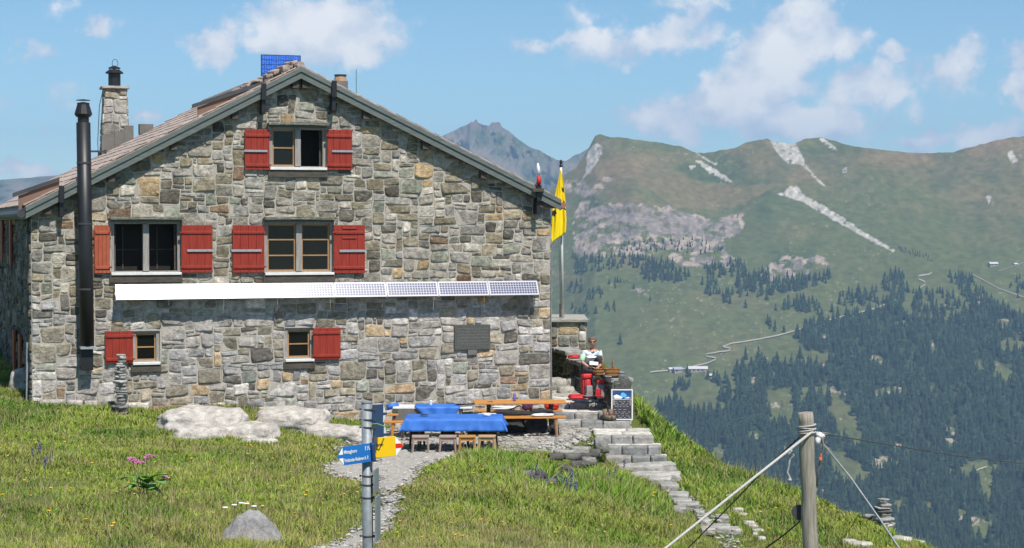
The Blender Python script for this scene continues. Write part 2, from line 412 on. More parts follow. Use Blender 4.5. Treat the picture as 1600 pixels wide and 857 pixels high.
def in_poly(x, y, poly):
    x = np.asarray(x, float); y = np.asarray(y, float); r = np.zeros(x.shape, bool); n = len(poly); j = n - 1
    for i in range(n):
        xi, yi = poly[i][0], poly[i][1]; xj, yj = poly[j][0], poly[j][1]
        if yi != yj:
            c = ((yi > y) != (yj > y)) & (x < (xj - xi) * (y - yi) / (yj - yi) + xi)
            r ^= c
        j = i
    return r
def seg_dist(x, y, pts):
    d = np.full(np.shape(x), 1e9)
    for (a, b) in zip(pts[:-1], pts[1:]):
        dx, dy = b[0] - a[0], b[1] - a[1]
        t = np.clip(((x - a[0]) * dx + (y - a[1]) * dy) / (dx * dx + dy * dy), 0, 1)
        d = np.minimum(d, np.hypot(x - a[0] - t * dx, y - a[1] - t * dy))
    return d
# cracked pale slabs of the terrace floor
m, n, b = new_mat('terrace_paving'); M['terrace'] = m; L_ = n.links.new
tcn = n.nodes.new('ShaderNodeTexCoord'); mpn = n.nodes.new('ShaderNodeMapping'); mpn.inputs['Scale'].default_value = (1.1, 2.3, 1); L_(tcn.outputs['Object'], mpn.inputs[0])
vz = n.nodes.new('ShaderNodeTexVoronoi'); vz.feature = 'DISTANCE_TO_EDGE'; vz.inputs['Scale'].default_value = 1.7; L_(mpn.outputs[0], vz.inputs['Vector'])
nz = n.nodes.new('ShaderNodeTexNoise'); nz.inputs['Scale'].default_value = 9; nz.inputs['Detail'].default_value = 9; L_(tcn.outputs['Object'], nz.inputs['Vector'])
mr_ = n.nodes.new('ShaderNodeMapRange'); mr_.inputs['From Max'].default_value = .07; L_(vz.outputs['Distance'], mr_.inputs[0])
mA = n.nodes.new('ShaderNodeMix'); mA.data_type = 'RGBA'; mA.inputs['A'].default_value = (.30, .28, .25, 1); mA.inputs['B'].default_value = (.52, .49, .44, 1); L_(nz.outputs['Fac'], mA.inputs['Factor'])
mB = n.nodes.new('ShaderNodeMix'); mB.data_type = 'RGBA'; mB.inputs['A'].default_value = (.10, .11, .06, 1); L_(mr_.outputs[0], mB.inputs['Factor']); L_(mA.outputs['Result'], mB.inputs['B']); L_(mB.outputs['Result'], b.inputs['Base Color'])
bp = n.nodes.new('ShaderNodeBump'); bp.inputs['Strength'].default_value = .9; bp.inputs['Distance'].default_value = .03; ad = n.nodes.new('ShaderNodeMath'); ad.operation = 'ADD'; L_(mr_.outputs[0], ad.inputs[0]); L_(nz.outputs['Fac'], ad.inputs[1]); L_(ad.outputs[0], bp.inputs['Height']); L_(bp.outputs[0], b.inputs['Normal']); b.inputs['Roughness'].default_value = .95
# ------------------------------------------------------------------ hut frame
TH = math.radians(18)
U = Vector((math.cos(TH), math.sin(TH), 0))
NF = Vector((math.sin(TH), -math.cos(TH), 0))           # out of the gable, towards the meadow
BK = -NF
A0 = P(470, 400, 42.6); A0.z = 0
def hit_facade(px, py, back=0.0):
    d = ray(px, py); o = A0 + BK * back
    t = o.dot(NF) / d.dot(NF)
    return d * t
HO = hit_facade(50, 600); HO.z = -4.75                   # left foot corner of the gable wall
def fl(px, py, back=0.0):
    p = hit_facade(px, py, back) - HO
    return p.dot(U), p.z
WID = fl(860, 500)[0]
DEP = 13.0

STEPS = [  # front edge: pixel left, right; distance; tread z; next riser foot z; back distance
    (864, 946, 43.8, -4.12, -4.26, 47.0), (866, 982, 43.0, -4.26, -4.42, 43.8), (868, 986, 42.7, -4.42, -4.60, 43.0), (930, 1022, 41.2, -4.60, -4.77, 42.7),
    (945, 1034, 40.85, -4.77, -4.96, 41.2), (946, 1043, 40.5, -4.96, -5.14, 40.85)]
# ------------------------------------------------------------------ near ground
TER = -4.6
ctrl = [(0, 628, 40.5), (50, 630, 40.9), (-150, 628, 40), (-350, 650, 38), (150, 634, 41.2), (250, 642, 41.5), (420, 642, 42.2), (520, 655, 42.6),
        (250, 680, 38.5), (250, 760, 31.5), (250, 857, 25), (0, 700, 34.5), (0, 780, 27.5), (0, 857, 23), (400, 857, 26), (-200, 857, 22.5), (-200, 720, 32), (120, 800, 27),
        (450, 760, 32.5), (450, 690, 38.5), (520, 800, 30),
        (640, 712, 37.9), (600, 760, 33.7), (605, 800, 30.7), (560, 857, 27.2),
        (700, 760, 33), (700, 857, 26.5), (760, 718, 37.2), (700, 730, 35.9), (840, 724, 37.3), (875, 720, 37.9), (900, 716, 38.5), (930, 735, 38.1), (860, 745, 36.6), (850, 770, 34.0), (850, 857, 28.3),
        (1000, 800, 34.5), (1000, 857, 30.5), (900, 800, 32.2), (1150, 857, 32.5), (1130, 780, 37.5), (1065, 735, 40.3), (1030, 690, 42), (992, 650, 43.3), (1100, 707, 42),
        (1000, 642, 43.5), (1200, 754, 40), (1300, 792, 38), (1380, 824, 36.5), (1440, 857, 35), (1300, 857, 33.8), (1200, 857, 33.0), (1200, 800, 36.8)]
pts3 = [tuple(P(*c)) for c in ctrl]
pts3 += [(-3, 38.3, TER), (0, 38.6, TER), (1.9, 41.2, TER), (-1, 43, TER), (-3, 42.8, -4.58), (1.0, 42.5, TER), (-2.8, 40, -4.6),
         (1.6, 47, -4.0), (1.6, 52, -3.6), (1.2, 60, -3.3), (-14, 45, -3.6), (-16, 55, -3.3), (-5, 62, -3.2),
         (0, 0, -1.65), (-12, 0, -1.6), (10, 0, -2.6), (0, 8, -3.0), (0, 16, -3.95), (-6, 14, -3.75), (-12, 12, -3.6), (6, 18, -4.3), (3, 24, -4.7), (8, 26, -5.3), (10, 8, -3.6),
         (0, 21, -4.25), (-6, 19, -3.95), (-3, -10, -1.2), (10, -10, -2.5), (-20, 25, -3.7), (-22, 5, -3), (2.6, 37, -5.3), (1.35, 38.6, -4.95), (-3.6, 22, -4.1)]
CP3 = np.array(pts3, float)
def _tps_fit(X, z, lam=.02):
    n = len(X); d = np.hypot(X[:, None, 0] - X[None, :, 0], X[:, None, 1] - X[None, :, 1])
    K = np.where(d > 0, d * d * np.log(d + 1e-9), 0) + lam * np.eye(n)
    Pm = np.c_[np.ones(n), X]
    A = np.zeros((n + 3, n + 3)); A[:n, :n] = K; A[:n, n:] = Pm; A[n:, :n] = Pm.T
    return np.linalg.solve(A, np.r_[z, 0, 0, 0])
TW = _tps_fit(CP3[:, :2], CP3[:, 2])
RIM = [(13, -14), (13, 5), (11.5, 18), (9.3, 28)] + [tuple(P(*c))[:2] for c in ((1450, 857, 35), (1380, 822, 36.5), (1300, 790, 38), (1200, 752, 40), (1100, 705, 42), (1003, 641, 43.4))] + [(2.78, 44.2), (2.45, 46), (2.05, 50), (2.0, 56), (1, 64), (-2, 75)]
def rim_side(x, y):
    # signed distance beyond the rim (positive outside, to the right)
    best = np.full(np.shape(x), 1e9); sg = np.zeros(np.shape(x))
    for a, b in zip(RIM[:-1], RIM[1:]):
        dx, dy = b[0] - a[0], b[1] - a[1]; L = math.hypot(dx, dy)
        t = np.clip(((x - a[0]) * dx + (y - a[1]) * dy) / (L * L), 0, 1)
        d = np.hypot(x - a[0] - t * dx, y - a[1] - t * dy)
        side = ((x - a[0]) * dy - (y - a[1]) * dx) / L
        upd = d < best
        best = np.where(upd, d, best); sg = np.where(upd, np.sign(side) * d, sg)
    return sg
PATHC = [(655, 716, 37.6, .8), (626, 733, 36.0, .42), (607, 765, 33.4, .2), (608, 800, 30.8, .10), (582, 832, 28.7, .13), (550, 857, 27.2, .14), (500, 900, 24.6, .3), (420, 1000, 20, .3)]
PC = [(*(P(a, b, c).xy), w) for a, b, c, w in PATHC]
def path_d(x, y):
    """<0 inside the gravel path"""
    d = np.full(np.shape(x), 1e9)
    for a, b in zip(PC[:-1], PC[1:]):
        dx, dy = b[0] - a[0], b[1] - a[1]
        t = np.clip(((x - a[0]) * dx + (y - a[1]) * dy) / (dx * dx + dy * dy), 0, 1)
        d = np.minimum(d, np.hypot(x - a[0] - t * dx, y - a[1] - t * dy) - (a[2] + t * (b[2] - a[2])))
    # trodden shoulder left of the signpost
    c = P(560, 740, 35.2); d = np.minimum(d, (np.hypot((x - c.x) / .6, (y - c.y) / 1.0) - 1) * .5)
    return d + .26 * fbm(x * 2.2, y * 1.6, 0, 5, 5, .65)
TERP = [(-3.25, 38.0), (-2.6, 37.4), (-1.2, 37.75), (.3, 38.35), (1.1, 39.6), (1.7, 41.2), (2.85, 41.25), (2.6, 43.4), (2.0, 47), (.9, 47), (.95, 44.4), (-1, 43.75), (-2.6, 43.2), (-3.3, 41.0)]
def ter_in(x, y):
    return in_poly(x + .12 * fbm(x * 2, y * 2, 0, 9), y + .12 * fbm(x * 2, y * 2, 3, 9), TERP)
def ter_d(x, y):
    x = x + .12 * fbm(x * 2, y * 2, 0, 9); y = y + .12 * fbm(x * 2, y * 2, 3, 9); d = seg_dist(x, y, TERP + [TERP[0]])
    return np.where(in_poly(x, y, TERP), -d, d)
def ter_soft(x, y):
    d = seg_dist(x, y, TERP + [TERP[0]]); ins = in_poly(x, y, TERP)
    return np.clip(np.where(ins, .5 + d / .5, .5 - d / .5), 0, 1)
def G(x, y, rough=True):
    x = np.asarray(x, float); y = np.asarray(y, float); sh = x.shape
    xf = x.ravel(); yf = y.ravel(); out = np.empty(len(xf))
    for i in range(0, len(xf), 20000):
        a = xf[i:i + 20000]; b = yf[i:i + 20000]
        d2 = (a[:, None] - CP3[None, :, 0]) ** 2 + (b[:, None] - CP3[None, :, 1]) ** 2
        out[i:i + 20000] = (.5 * d2 * np.log(d2 + 1e-12)) @ TW[:len(CP3)] + TW[-3] + TW[-2] * a + TW[-1] * b
    z = out.reshape(sh)
    far = np.clip((np.hypot(x, y - 25) - 45) / 60, 0, 1)
    z = z * (1 - far) + (-4.5) * far
    if rough:
        z = z + .05 * fbm(x * .9, y * .9, 0, 3, 4) * (1 - ter_soft(x, y))
    s = ter_soft(x, y) * (y < 43.9)
    z = z * (1 - s) + TER * s
    for (a, b, Y0, zt_, zb_, Y1) in STEPS[3:]:
        xa, xb = P(a, 660, Y0).x, P(b, 660, Y0).x
        z = np.where((x > xa - .02) & (x < xb + .05) & (y > Y0 - .12) & (y < Y1 + .3), np.minimum(z, zb_ - .02), z)
        z = np.where((x > xa - .02) & (x < xb + .05) & (y > Y0 - .5) & (y <= Y0 - .12), np.minimum(z, zb_ - .02), z)
    r = np.clip(rim_side(x, y), 0, None)
    return z - 0.75 * r - .06 * r ** 1.5 - .12 * np.clip(r, 0, 1.2)
def g1(x, y): return float(G(np.array([x]), np.array([y]), True)[0])

xs = np.concatenate([np.arange(-60, -18, 1.5), np.arange(-18, 14, .14), np.arange(14, 90, 2.0)])
ys = np.concatenate([np.arange(-20, 20, 1.0), np.arange(20, 50, .14), np.arange(50, 110, 2.0)])
X, Y = np.meshgrid(xs, ys)
Z = G(X, Y) + .05 * fbm(X * 2.5, Y * 2.5, 0, 41, 3) * (1 - ter_soft(X, Y)) * (np.abs(path_d(X, Y)) > .1)
ground = np_mesh('ground', np.stack([X, Y, Z], -1).reshape(-1, 3), grid_faces(len(ys), len(xs)), 'soil', smooth=True)
tag(ground, kind='structure')
def sheet(name, x0, x1, y0, y1, st, dist, off, mt):
    xs = np.arange(x0, x1, st); ys = np.arange(y0, y1, st); X, Y = np.meshgrid(xs, ys)
    D = dist(X, Y)     # negative inside; the edge dips under the turf
    Z = G(X, Y) + off * np.clip(-D / .12, -1.6, 1) + .012 * fbm(X * 6, Y * 6, 0, 77, 3)
    fc = grid_faces(len(ys), len(xs)); k = (D < .1).ravel()
    fc = fc[k[fc].all(1)]
    used = np.unique(fc); mp = -np.ones(X.size, int); mp[used] = np.arange(len(used))
    o = np_mesh(name, np.stack([X, Y, Z], -1).reshape(-1, 3)[used], mp[fc], mt, smooth=True)
    return tag(o, kind='structure')
sheet('path', -7, .5, 19, 39.2, .06, path_d, .07, 'gravel')
sheet('terrace', -3.6, 3.2, 36.8, 47.2, .07, ter_d, .035, 'terrace')

# ------------------------------------------------------------------ far slopes
RID = [(-1200, 700), (-600, 640), (0, 600), (400, 520), (700, 430), (820, 345), (850, 312), (880, 275), (900, 262), (912, 245), (922, 228), (930, 213), (937, 210), (955, 216), (965, 214), (990, 218), (1010, 221), (1035, 223), (1065, 230), (1085, 238),
       (1100, 240), (1130, 235), (1150, 231), (1165, 223), (1185, 220), (1200, 217), (1208, 222), (1240, 226), (1255, 218), (1285, 215), (1300, 219), (1320, 226), (1350, 231), (1400, 237), (1450, 240),
       (1490, 238), (1540, 224), (1575, 216), (1600, 213), (1700, 200), (1850, 215), (2100, 250), (2600, 330), (3400, 420)]
RX = [r[0] for r in RID]; RY = [r[1] for r in RID]
BY = [190, 300, 400, 500, 580, 650, 857, 1000]; BD = [3720, 3400, 3120, 2850, 2650, 2500, 2100, 1850]
POLY = {
 'white': [[(931, 224), (943, 230), (941, 240), (934, 252), (924, 268), (908, 281), (915, 268), (916, 250), (919, 236)],
           [(1083, 237), (1086, 237), (1121, 258), (1118, 259)],
           [(1086, 251), (1092, 251), (1120, 266), (1144, 284), (1141, 286), (1110, 272)], [(1075, 260), (1086, 258), (1088, 264), (1080, 265)],
           [(1203, 219), (1243, 225), (1252, 238), (1258, 258), (1263, 266), (1250, 258), (1238, 256), (1234, 258), (1214, 240)],
           [(1256, 258), (1260, 258), (1276, 278), (1291, 292), (1286, 291), (1270, 277)],
           [(1279, 216), (1287, 216), (1300, 226), (1309, 236), (1300, 234), (1288, 226)],
           [(1214, 303), (1224, 301), (1236, 290), (1245, 291), (1258, 306), (1280, 317), (1320, 342), (1345, 360), (1397, 390), (1398, 396), (1368, 381), (1300, 343), (1255, 316), (1228, 308)],
           [(1316, 262), (1323, 262), (1322, 270), (1316, 270)], [(1576, 236), (1582, 236), (1590, 252), (1582, 256), (1576, 250)], [(1540, 306), (1550, 308), (1544, 320)]],
 'rock': [[(903, 318), (930, 314), (960, 318), (1000, 320), (1050, 324), (1075, 334), (1110, 340), (1140, 338), (1158, 331), (1160, 345), (1157, 362), (1140, 378), (1135, 395), (1150, 405), (1140, 420), (1110, 412), (1085, 418), (1060, 412), (1030, 400), (980, 398), (940, 402), (900, 400), (893, 370)],
          [(886, 283), (905, 280), (925, 290), (940, 278), (954, 277), (950, 292), (935, 305), (915, 310), (895, 300), (880, 300)],
          [(1186, 432), (1204, 412), (1220, 402), (1250, 398), (1285, 403), (1294, 408), (1292, 418), (1268, 424), (1246, 436), (1215, 440)],
          [(1196, 624), (1224, 618), (1240, 640), (1234, 660), (1205, 652)], [(1500, 560), (1510, 556), (1512, 566)], [(1520, 728), (1535, 724), (1560, 732), (1556, 742), (1530, 745)],
          [(985, 452), (1005, 450), (1018, 460), (1000, 466)], [(1400, 425), (1410, 423), (1413, 432)], [(1520, 462), (1535, 464), (1540, 474), (1528, 474)], [(1310, 640), (1330, 650), (1345, 690), (1330, 700), (1312, 670)]],
}
ROCKP = POLY['rock'] + POLY['white']
def farD(px, py):
    b = np.interp(py, BY, BD)
    d = b + 50 * fbm(px / 150, py / 190, 0, 11, 2) + 9 * fbm(px / 46 + py / 120, py / 60, 0, 12, 3) + 3.5 * fbm(px / 14, py / 17, 0, 13, 2)
    crag = np.zeros(np.shape(px))
    for pl in ROCKP:
        ins = in_poly(px, py, pl)
        if np.any(ins):
            dd = np.zeros(np.shape(px)); dd[ins] = np.clip(seg_dist(px[ins], py[ins], pl + [pl[0]]) / 7, 0, 1); crag = np.maximum(crag, dd)
    d = d + crag * (9 * fbm(px / 7, py / 10, 0, 14, 3, .7) + 7 * np.abs(fbm(px / 16, py / 7, 0, 15, 2)))
    d = d + 60 * np.exp(-((px - 1110) / 70.) ** 2 - ((py - 300) / 60.) ** 2) - 50 * np.exp(-((px - 960 - (py - 215) * .35) / 40.) ** 2) / (1 + np.exp((py - 390) / 14.))
    d = d + 70 * np.exp(-((px - 1500) / 60.) ** 2 - ((py - 330) / 80.) ** 2)
    # the lit flank right of the steep left edge runs off backwards
    d = d + np.clip(930 - px, 0, 400) * 1.6 * (py < 1200)
    return d
def farP(px, py):
    return np.stack(npP(px, py, farD(px, py)), -1)
GREEN = np.array([.10, .115, .045]); BROWN = np.array([.19, .14, .075]); DGREEN = np.array([.055, .085, .035]); ROCK = np.array([.34, .27, .215]); WHITE = np.array([.36, .335, .285]); PURP = np.array([.19, .165, .145])
FOREST = [[(1244, 530), (1262, 508), (1300, 500), (1345, 492), (1372, 484), (1396, 480), (1420, 496), (1450, 497), (1480, 500), (1500, 492), (1535, 470), (1560, 480), (1600, 492), (1800, 520), (2050, 600), (2050, 1000), (1380, 1000), (1300, 900), (1100, 860), (1060, 720), (1110, 690), (1150, 640), (1148, 575), (1165, 568), (1200, 560), (1255, 578), (1270, 572), (1310, 560), (1312, 556), (1285, 552), (1262, 548)],
          [(1028, 640), (1050, 628), (1072, 652), (1095, 655), (1120, 640), (1150, 640), (1140, 700), (1080, 700), (1050, 670)]]
CLEAR = [[(1195, 612), (1235, 606), (1246, 640), (1236, 668), (1200, 660), (1196, 640)], [(1246, 605), (1290, 600), (1292, 616), (1270, 622), (1252, 628)], [(1300, 612), (1335, 640), (1350, 690), (1338, 706), (1310, 680), (1290, 650)],
         [(1530, 560), (1542, 576), (1530, 590), (1522, 576)], [(1552, 566), (1572, 572), (1590, 590), (1572, 606), (1556, 590), (1545, 610), (1548, 585)],
         [(1480, 732), (1520, 720), (1545, 728), (1560, 720), (1552, 742), (1550, 760), (1552, 785), (1536, 790), (1528, 760), (1510, 742), (1480, 745)],
         [(1395, 790), (1412, 780), (1410, 812), (1398, 806)], [(1440, 795), (1455, 785), (1462, 815), (1450, 812)], [(1522, 820), (1545, 806), (1560, 830), (1540, 850), (1518, 845)], [(1290, 700), (1330, 712), (1360, 740), (1380, 735), (1360, 755), (1300, 740)],
         [(1562, 530), (1590, 530), (1620, 545), (1560, 552)], [(1520, 570), (1530, 565), (1532, 572)], [(1190, 585), (1215, 580), (1220, 592), (1200, 596)], [(1060, 700), (1085, 690), (1080, 712)], [(1110, 700), (1130, 690), (1136, 720), (1120, 730)]]
px = np.concatenate([np.arange(-1200, 500, 20.), np.arange(500, 780, 4.), np.arange(780, 1700, 1.7), np.arange(1700, 3400, 22.)])
t = np.concatenate([np.linspace(0, 1, 520) ** 1.0])
PXg, T = np.meshgrid(px, t)
RYg = np.interp(PXg, RX, RY) + 1.2 * fbm(PXg / 9, PXg * 0, 0, 31, 3)
PYg = RYg + T * (1000 - RYg)
Vf = farP(PXg, PYg)
qx = PXg + 7 * fbm(PXg / 14, PYg / 14, 0, 21, 3); qy = PYg + 5 * fbm(PXg / 12, PYg / 12, 5, 22, 3)
n_a = fbm(PXg / 110 + PYg / 200, PYg / 38 - PXg / 260, 0, 23, 5); n_b = fbm(PXg / 10, PYg / 6, 0, 24, 4)
hi = np.clip((400 - PYg) / 120, 0, 1)
calm = np.clip((PYg - 420) / 60, 0, 1)
bw = np.clip(.42 * hi + (.95 - .6 * calm) * n_a + (.25 - .18 * calm) * n_b + .02, 0, 1)[..., None]
c = GREEN * (1 - bw) + BROWN * bw
dg = np.clip(fbm(PXg / 70, PYg / 45, 4, 25, 4) * 1.6 - .25, 0, .8)[..., None]
dg = dg * (1 - .75 * calm[..., None])
c = c * (1 - dg) + DGREEN * dg
# dry slope patch and green bowl named in the survey
dry = in_poly(qx, qy, [(1150, 292), (1220, 286), (1160, 320), (1110, 330), (1060, 325), (1000, 290), (980, 240), (1010, 240), (1080, 280)])[..., None] * .55
c = c * (1 - dry) + np.array([.20, .15, .075]) * dry
fine = fbm(PXg / 5, PYg / 4, 0, 26, 4)
for pl in POLY['rock']:
    m_ = in_poly(qx, qy, pl) & ((fbm(PXg / 16, PYg / 8, 3, 27, 4, .65) > -.16 + .0016 * (PYg - 330) * (PYg > 330)))
    wgt = np.clip(.5 + n_b * 2.6 + fine * 1.8 + .5 * vnoise(PXg / 3, PYg / 3, 0, 28), 0, 1)[..., None]
    c = np.where(m_[..., None], PURP * (1 - wgt) + ROCK * wgt, c)
band = (in_poly(qx, qy, [(925, 322), (1000, 324), (1060, 332), (1105, 345), (1155, 344), (1140, 368), (1080, 366), (1030, 366), (975, 370), (950, 352), (925, 345)]))[..., None] * np.clip(.55 + n_b[..., None] * 1.5, 0, 1)
c = c * (1 - band * .75) + np.array([.19, .165, .155]) * band * .75
for pl in POLY['white']:
    m_ = in_poly(PXg + 1.6 * fbm(PXg / 5, PYg / 5, 0, 61, 2), PYg + 1.2 * fbm(PXg / 5, PYg / 5, 5, 62, 2), pl)
    m_ &= (fine > -.42)
    c = np.where(m_[..., None], WHITE * (1 + .55 * fine[..., None]), c)
sp = (fbm(PXg / 3.5, PYg / 2.5, 9, 63, 2) > .62) & (fbm(PXg / 60, PYg / 40, 7, 64, 3) > .05)
c = np.where(sp[..., None], (ROCK * .6 + c * .4), c)
infor = np.zeros(PXg.shape, bool)
for pl in FOREST: infor |= in_poly(qx, qy, pl)
for pl in CLEAR: infor &= ~in_poly(qx, qy, pl)
hole = fbm(PXg / 28, PYg / 22, 0, 91, 2) < -.50
c = np.where((infor & hole & (n_b > .12))[..., None], np.array([.30, .25, .20]), c)
infor &= ~hole
c = np.where(infor[..., None], np.array([.045, .06, .03]) * (1 + .5 * fine[..., None]), c)
c = np.clip(c * (1 + (.12 * n_b[..., None] + .09 * fine[..., None]) * (1 - .6 * calm[..., None])), .01, .9)
# close the sheet: back of the ridge above, valley floor and hut side below
back = Vf[0] + np.array([0, 500, -160.]); back2 = Vf[0] + np.array([0, 2000, -900.])
low = []
for (yy, zz) in ((1500, -480), (900, -500), (350, -260), (70, -75)):
    sc = yy / Vf[-1][:, 1:2]; q = Vf[-1] * sc; q[:, 2] = zz; low.append(q)
V = np.concatenate([back2[None], back[None], Vf] + [l[None] for l in low]); nr = V.shape[0]
C = np.concatenate([c[:1], c[:1], c] + [c[-1:]] * 4)
hills = np_mesh('hills', V.reshape(-1, 3), grid_faces(nr, len(px))[:, ::-1], 'far', col=C.reshape(-1, 3), smooth=True)
tag(hills, kind='structure')

# farther range with the twin-topped peak
R2 = [(-1500, 330), (-700, 300), (-200, 292), (0, 281), (40, 279), (75, 275), (120, 272), (300, 280), (500, 270), (600, 243), (640, 236), (670, 226), (690, 214), (705, 206), (720, 199), (731, 194), (737, 190), (740, 192), (742, 187), (745, 187), (747, 192), (758, 196), (764, 197), (768, 192), (781, 191), (784, 199),
      (797, 207), (805, 214), (818, 224), (832, 232), (845, 236), (858, 244), (870, 250), (885, 252), (896, 244), (910, 238), (925, 228), (945, 226), (1000, 240), (1300, 260), (1800, 300), (3000, 330)]
p2 = np.concatenate([np.arange(-1500, 620, 15.), np.arange(620, 960, 1.6), np.arange(960, 3000, 25.)]); t2 = np.linspace(0, 1, 130)
A, B = np.meshgrid(p2, t2); ry = np.interp(A, [r[0] for r in R2], [r[1] for r in R2]) + .8 * fbm(A / 5, A * 0, 0, 51, 2)
Bp = ry + B ** 1.2 * (560 - ry)
D2 = np.interp(Bp, [180, 260, 400, 560], [7200, 6700, 5900, 5200]) + 230 * fbm(A / 42, Bp / 55, 0, 52, 4, .6) + 60 * fbm(A / 10, Bp / 14, 0, 53, 3)
V2 = np.stack(npP(A, Bp, D2), -1)
k2 = np.clip(.5 + 1.4 * fbm(A / 26, Bp / 20, 0, 54, 5), 0, 1)[..., None]
c2 = np.array([.07, .10, .05]) * (1 - k2) + np.array([.20, .17, .13]) * k2
top2 = np.clip((205 - Bp) / 8, 0, 1)[..., None]; c2 = c2 * (1 - top2) + np.array([.16, .13, .11]) * top2
V2 = np.concatenate([(V2[0] + np.array([0, 900, -600.]))[None], V2]); c2 = np.concatenate([c2[:1], c2])
tag(np_mesh('mountain', V2.reshape(-1, 3), grid_faces(V2.shape[0], len(p2))[:, ::-1], 'far', col=c2.reshape(-1, 3), smooth=True), kind='structure')

# trails: thin ribbons that lie on the slope
def trail(pts, w):
    pts = np.array(pts, float); P_ = []
    for a, b in zip(pts[:-1], pts[1:]):
        n = max(2, int(np.hypot(*(b - a)) / 2.5)); P_ += [a + (b - a) * i / n for i in range(n)]
    P_.append(pts[-1]); P_ = np.array(P_); P_[:, 1] += .7 * fbm(P_[:, 0] / 9, P_[:, 1] / 9, 0, 71, 2)
    up = farP(P_[:, 0], P_[:, 1] - w / 2); dn = farP(P_[:, 0], P_[:, 1] + w / 2)
    up[:, 2] += 1.5; dn[:, 2] += 1.5
    V = np.concatenate([up, dn]); n = len(P_); i = np.arange(n - 1)
    o = np_mesh('trail', V, np.stack([i, i + n, i + n + 1, i + 1], -1), 'trail'); tag(o, kind='structure')
trail([(1016, 583), (1048, 580), (1075, 577), (1086, 574), (1104, 569), (1118, 564), (1119, 561), (1103, 558), (1104, 555), (1121, 552), (1142, 549), (1141, 546), (1129, 543), (1145, 538), (1170, 534), (1200, 529), (1241, 519), (1278, 506), (1323, 494), (1364, 484.5), (1405, 468)], 2.0)
trail([(1435, 462), (1437, 453), (1445, 446), (1446, 442), (1436, 438), (1434, 429)], 2.0); trail([(1436, 433), (1452, 430), (1456, 427)], 2.2)
trail([(1522, 740), (1530, 735), (1542, 731)], 2.2); trail([(1520, 430), (1560, 452), (1600, 466)], 1.0); trail([(1560, 425), (1600, 412)], .8)

# ------------------------------------------------------------------ spruces
rng = np.random.default_rng(4)
def spruce_arr(seed, tiers, sides):
    r = random.Random(seed); vs = []; fs = []; cs = []
    k = 4
    for a in range(k): vs.append((.025 * math.cos(a * 1.57), .025 * math.sin(a * 1.57), 0)); cs.append((.09, .06, .04))
    vs.append((0, 0, .5)); cs.append((.09, .06, .04))
    for a in range(k): fs.append((a, (a + 1) % k, 4))
    lean = (r.uniform(-.02, .02), r.uniform(-.02, .02))
    for i in range(tiers):
        f = i / tiers; z0 = .06 + f * .88; z1 = min(1.0, z0 + 1.55 / tiers); rad = .175 * (1 - f) ** .85 * r.uniform(.85, 1.15) + .012
        b = len(vs); vs.append((lean[0] * z1, lean[1] * z1, z1)); sh = r.uniform(.75, 1.3); cs.append((.026 * sh, .045 * sh, .026 * sh))
        ph = r.uniform(0, 6)
        for s_ in range(sides):
            q = rad * r.uniform(.62, 1.2); an = ph + 2 * math.pi * s_ / sides
            vs.append((q * math.cos(an), q * math.sin(an), z0 + r.uniform(-.02, .02) - .02)); sh2 = sh * r.uniform(.8, 1.25); cs.append((.023 * sh2, .041 * sh2, .023 * sh2))
        for s_ in range(sides): fs.append((b, b + 1 + s_, b + 1 + (s_ + 1) % sides))
    return np.array(vs), np.array(fs), np.array(cs)
# where they stand, as picture directions on the slope: (polygon, how many, height in metres)
cand = []
def scatter(poly, n, hm, gap, kind, clears=()):
    xs_ = [q[0] for q in poly]; ys_ = [q[1] for q in poly]
    k = 0; tries = 0; cells = {}
    while k < n and tries < n * 14:
        tries += 1
        x = rng.uniform(min(xs_), max(xs_)); y = rng.uniform(min(ys_), max(ys_))
        if not in_poly(np.array([x]), np.array([y]), poly)[0]: continue
        if any(in_poly(np.array([x + rng.normal(0, 3)]), np.array([y + rng.normal(0, 3)]), c_)[0] for c_ in clears): continue
        if kind == 'forest' and fbm(np.array([x / 28]), np.array([y / 22]), 0, 91, 2)[0] < -.50 : continue
        key = (int(x / gap), int(y / gap)); ok = True
        for a in (-1, 0, 1):
            for b in (-1, 0, 1):
                for (u_, v_) in cells.get((key[0] + a, key[1] + b), ()):
                    if (u_ - x) ** 2 + (v_ - y) ** 2 < gap * gap: ok = False
        if not ok: continue
        cells.setdefault(key, []).append((x, y)); k += 1
        cand.append((x, y, hm * rng.uniform(.62, 1.25), kind))
scatter(FOREST[0], 8200, 19, 3.3, 'forest', CLEAR)
scatter(FOREST[1], 90, 22, 5, 'forest', CLEAR)
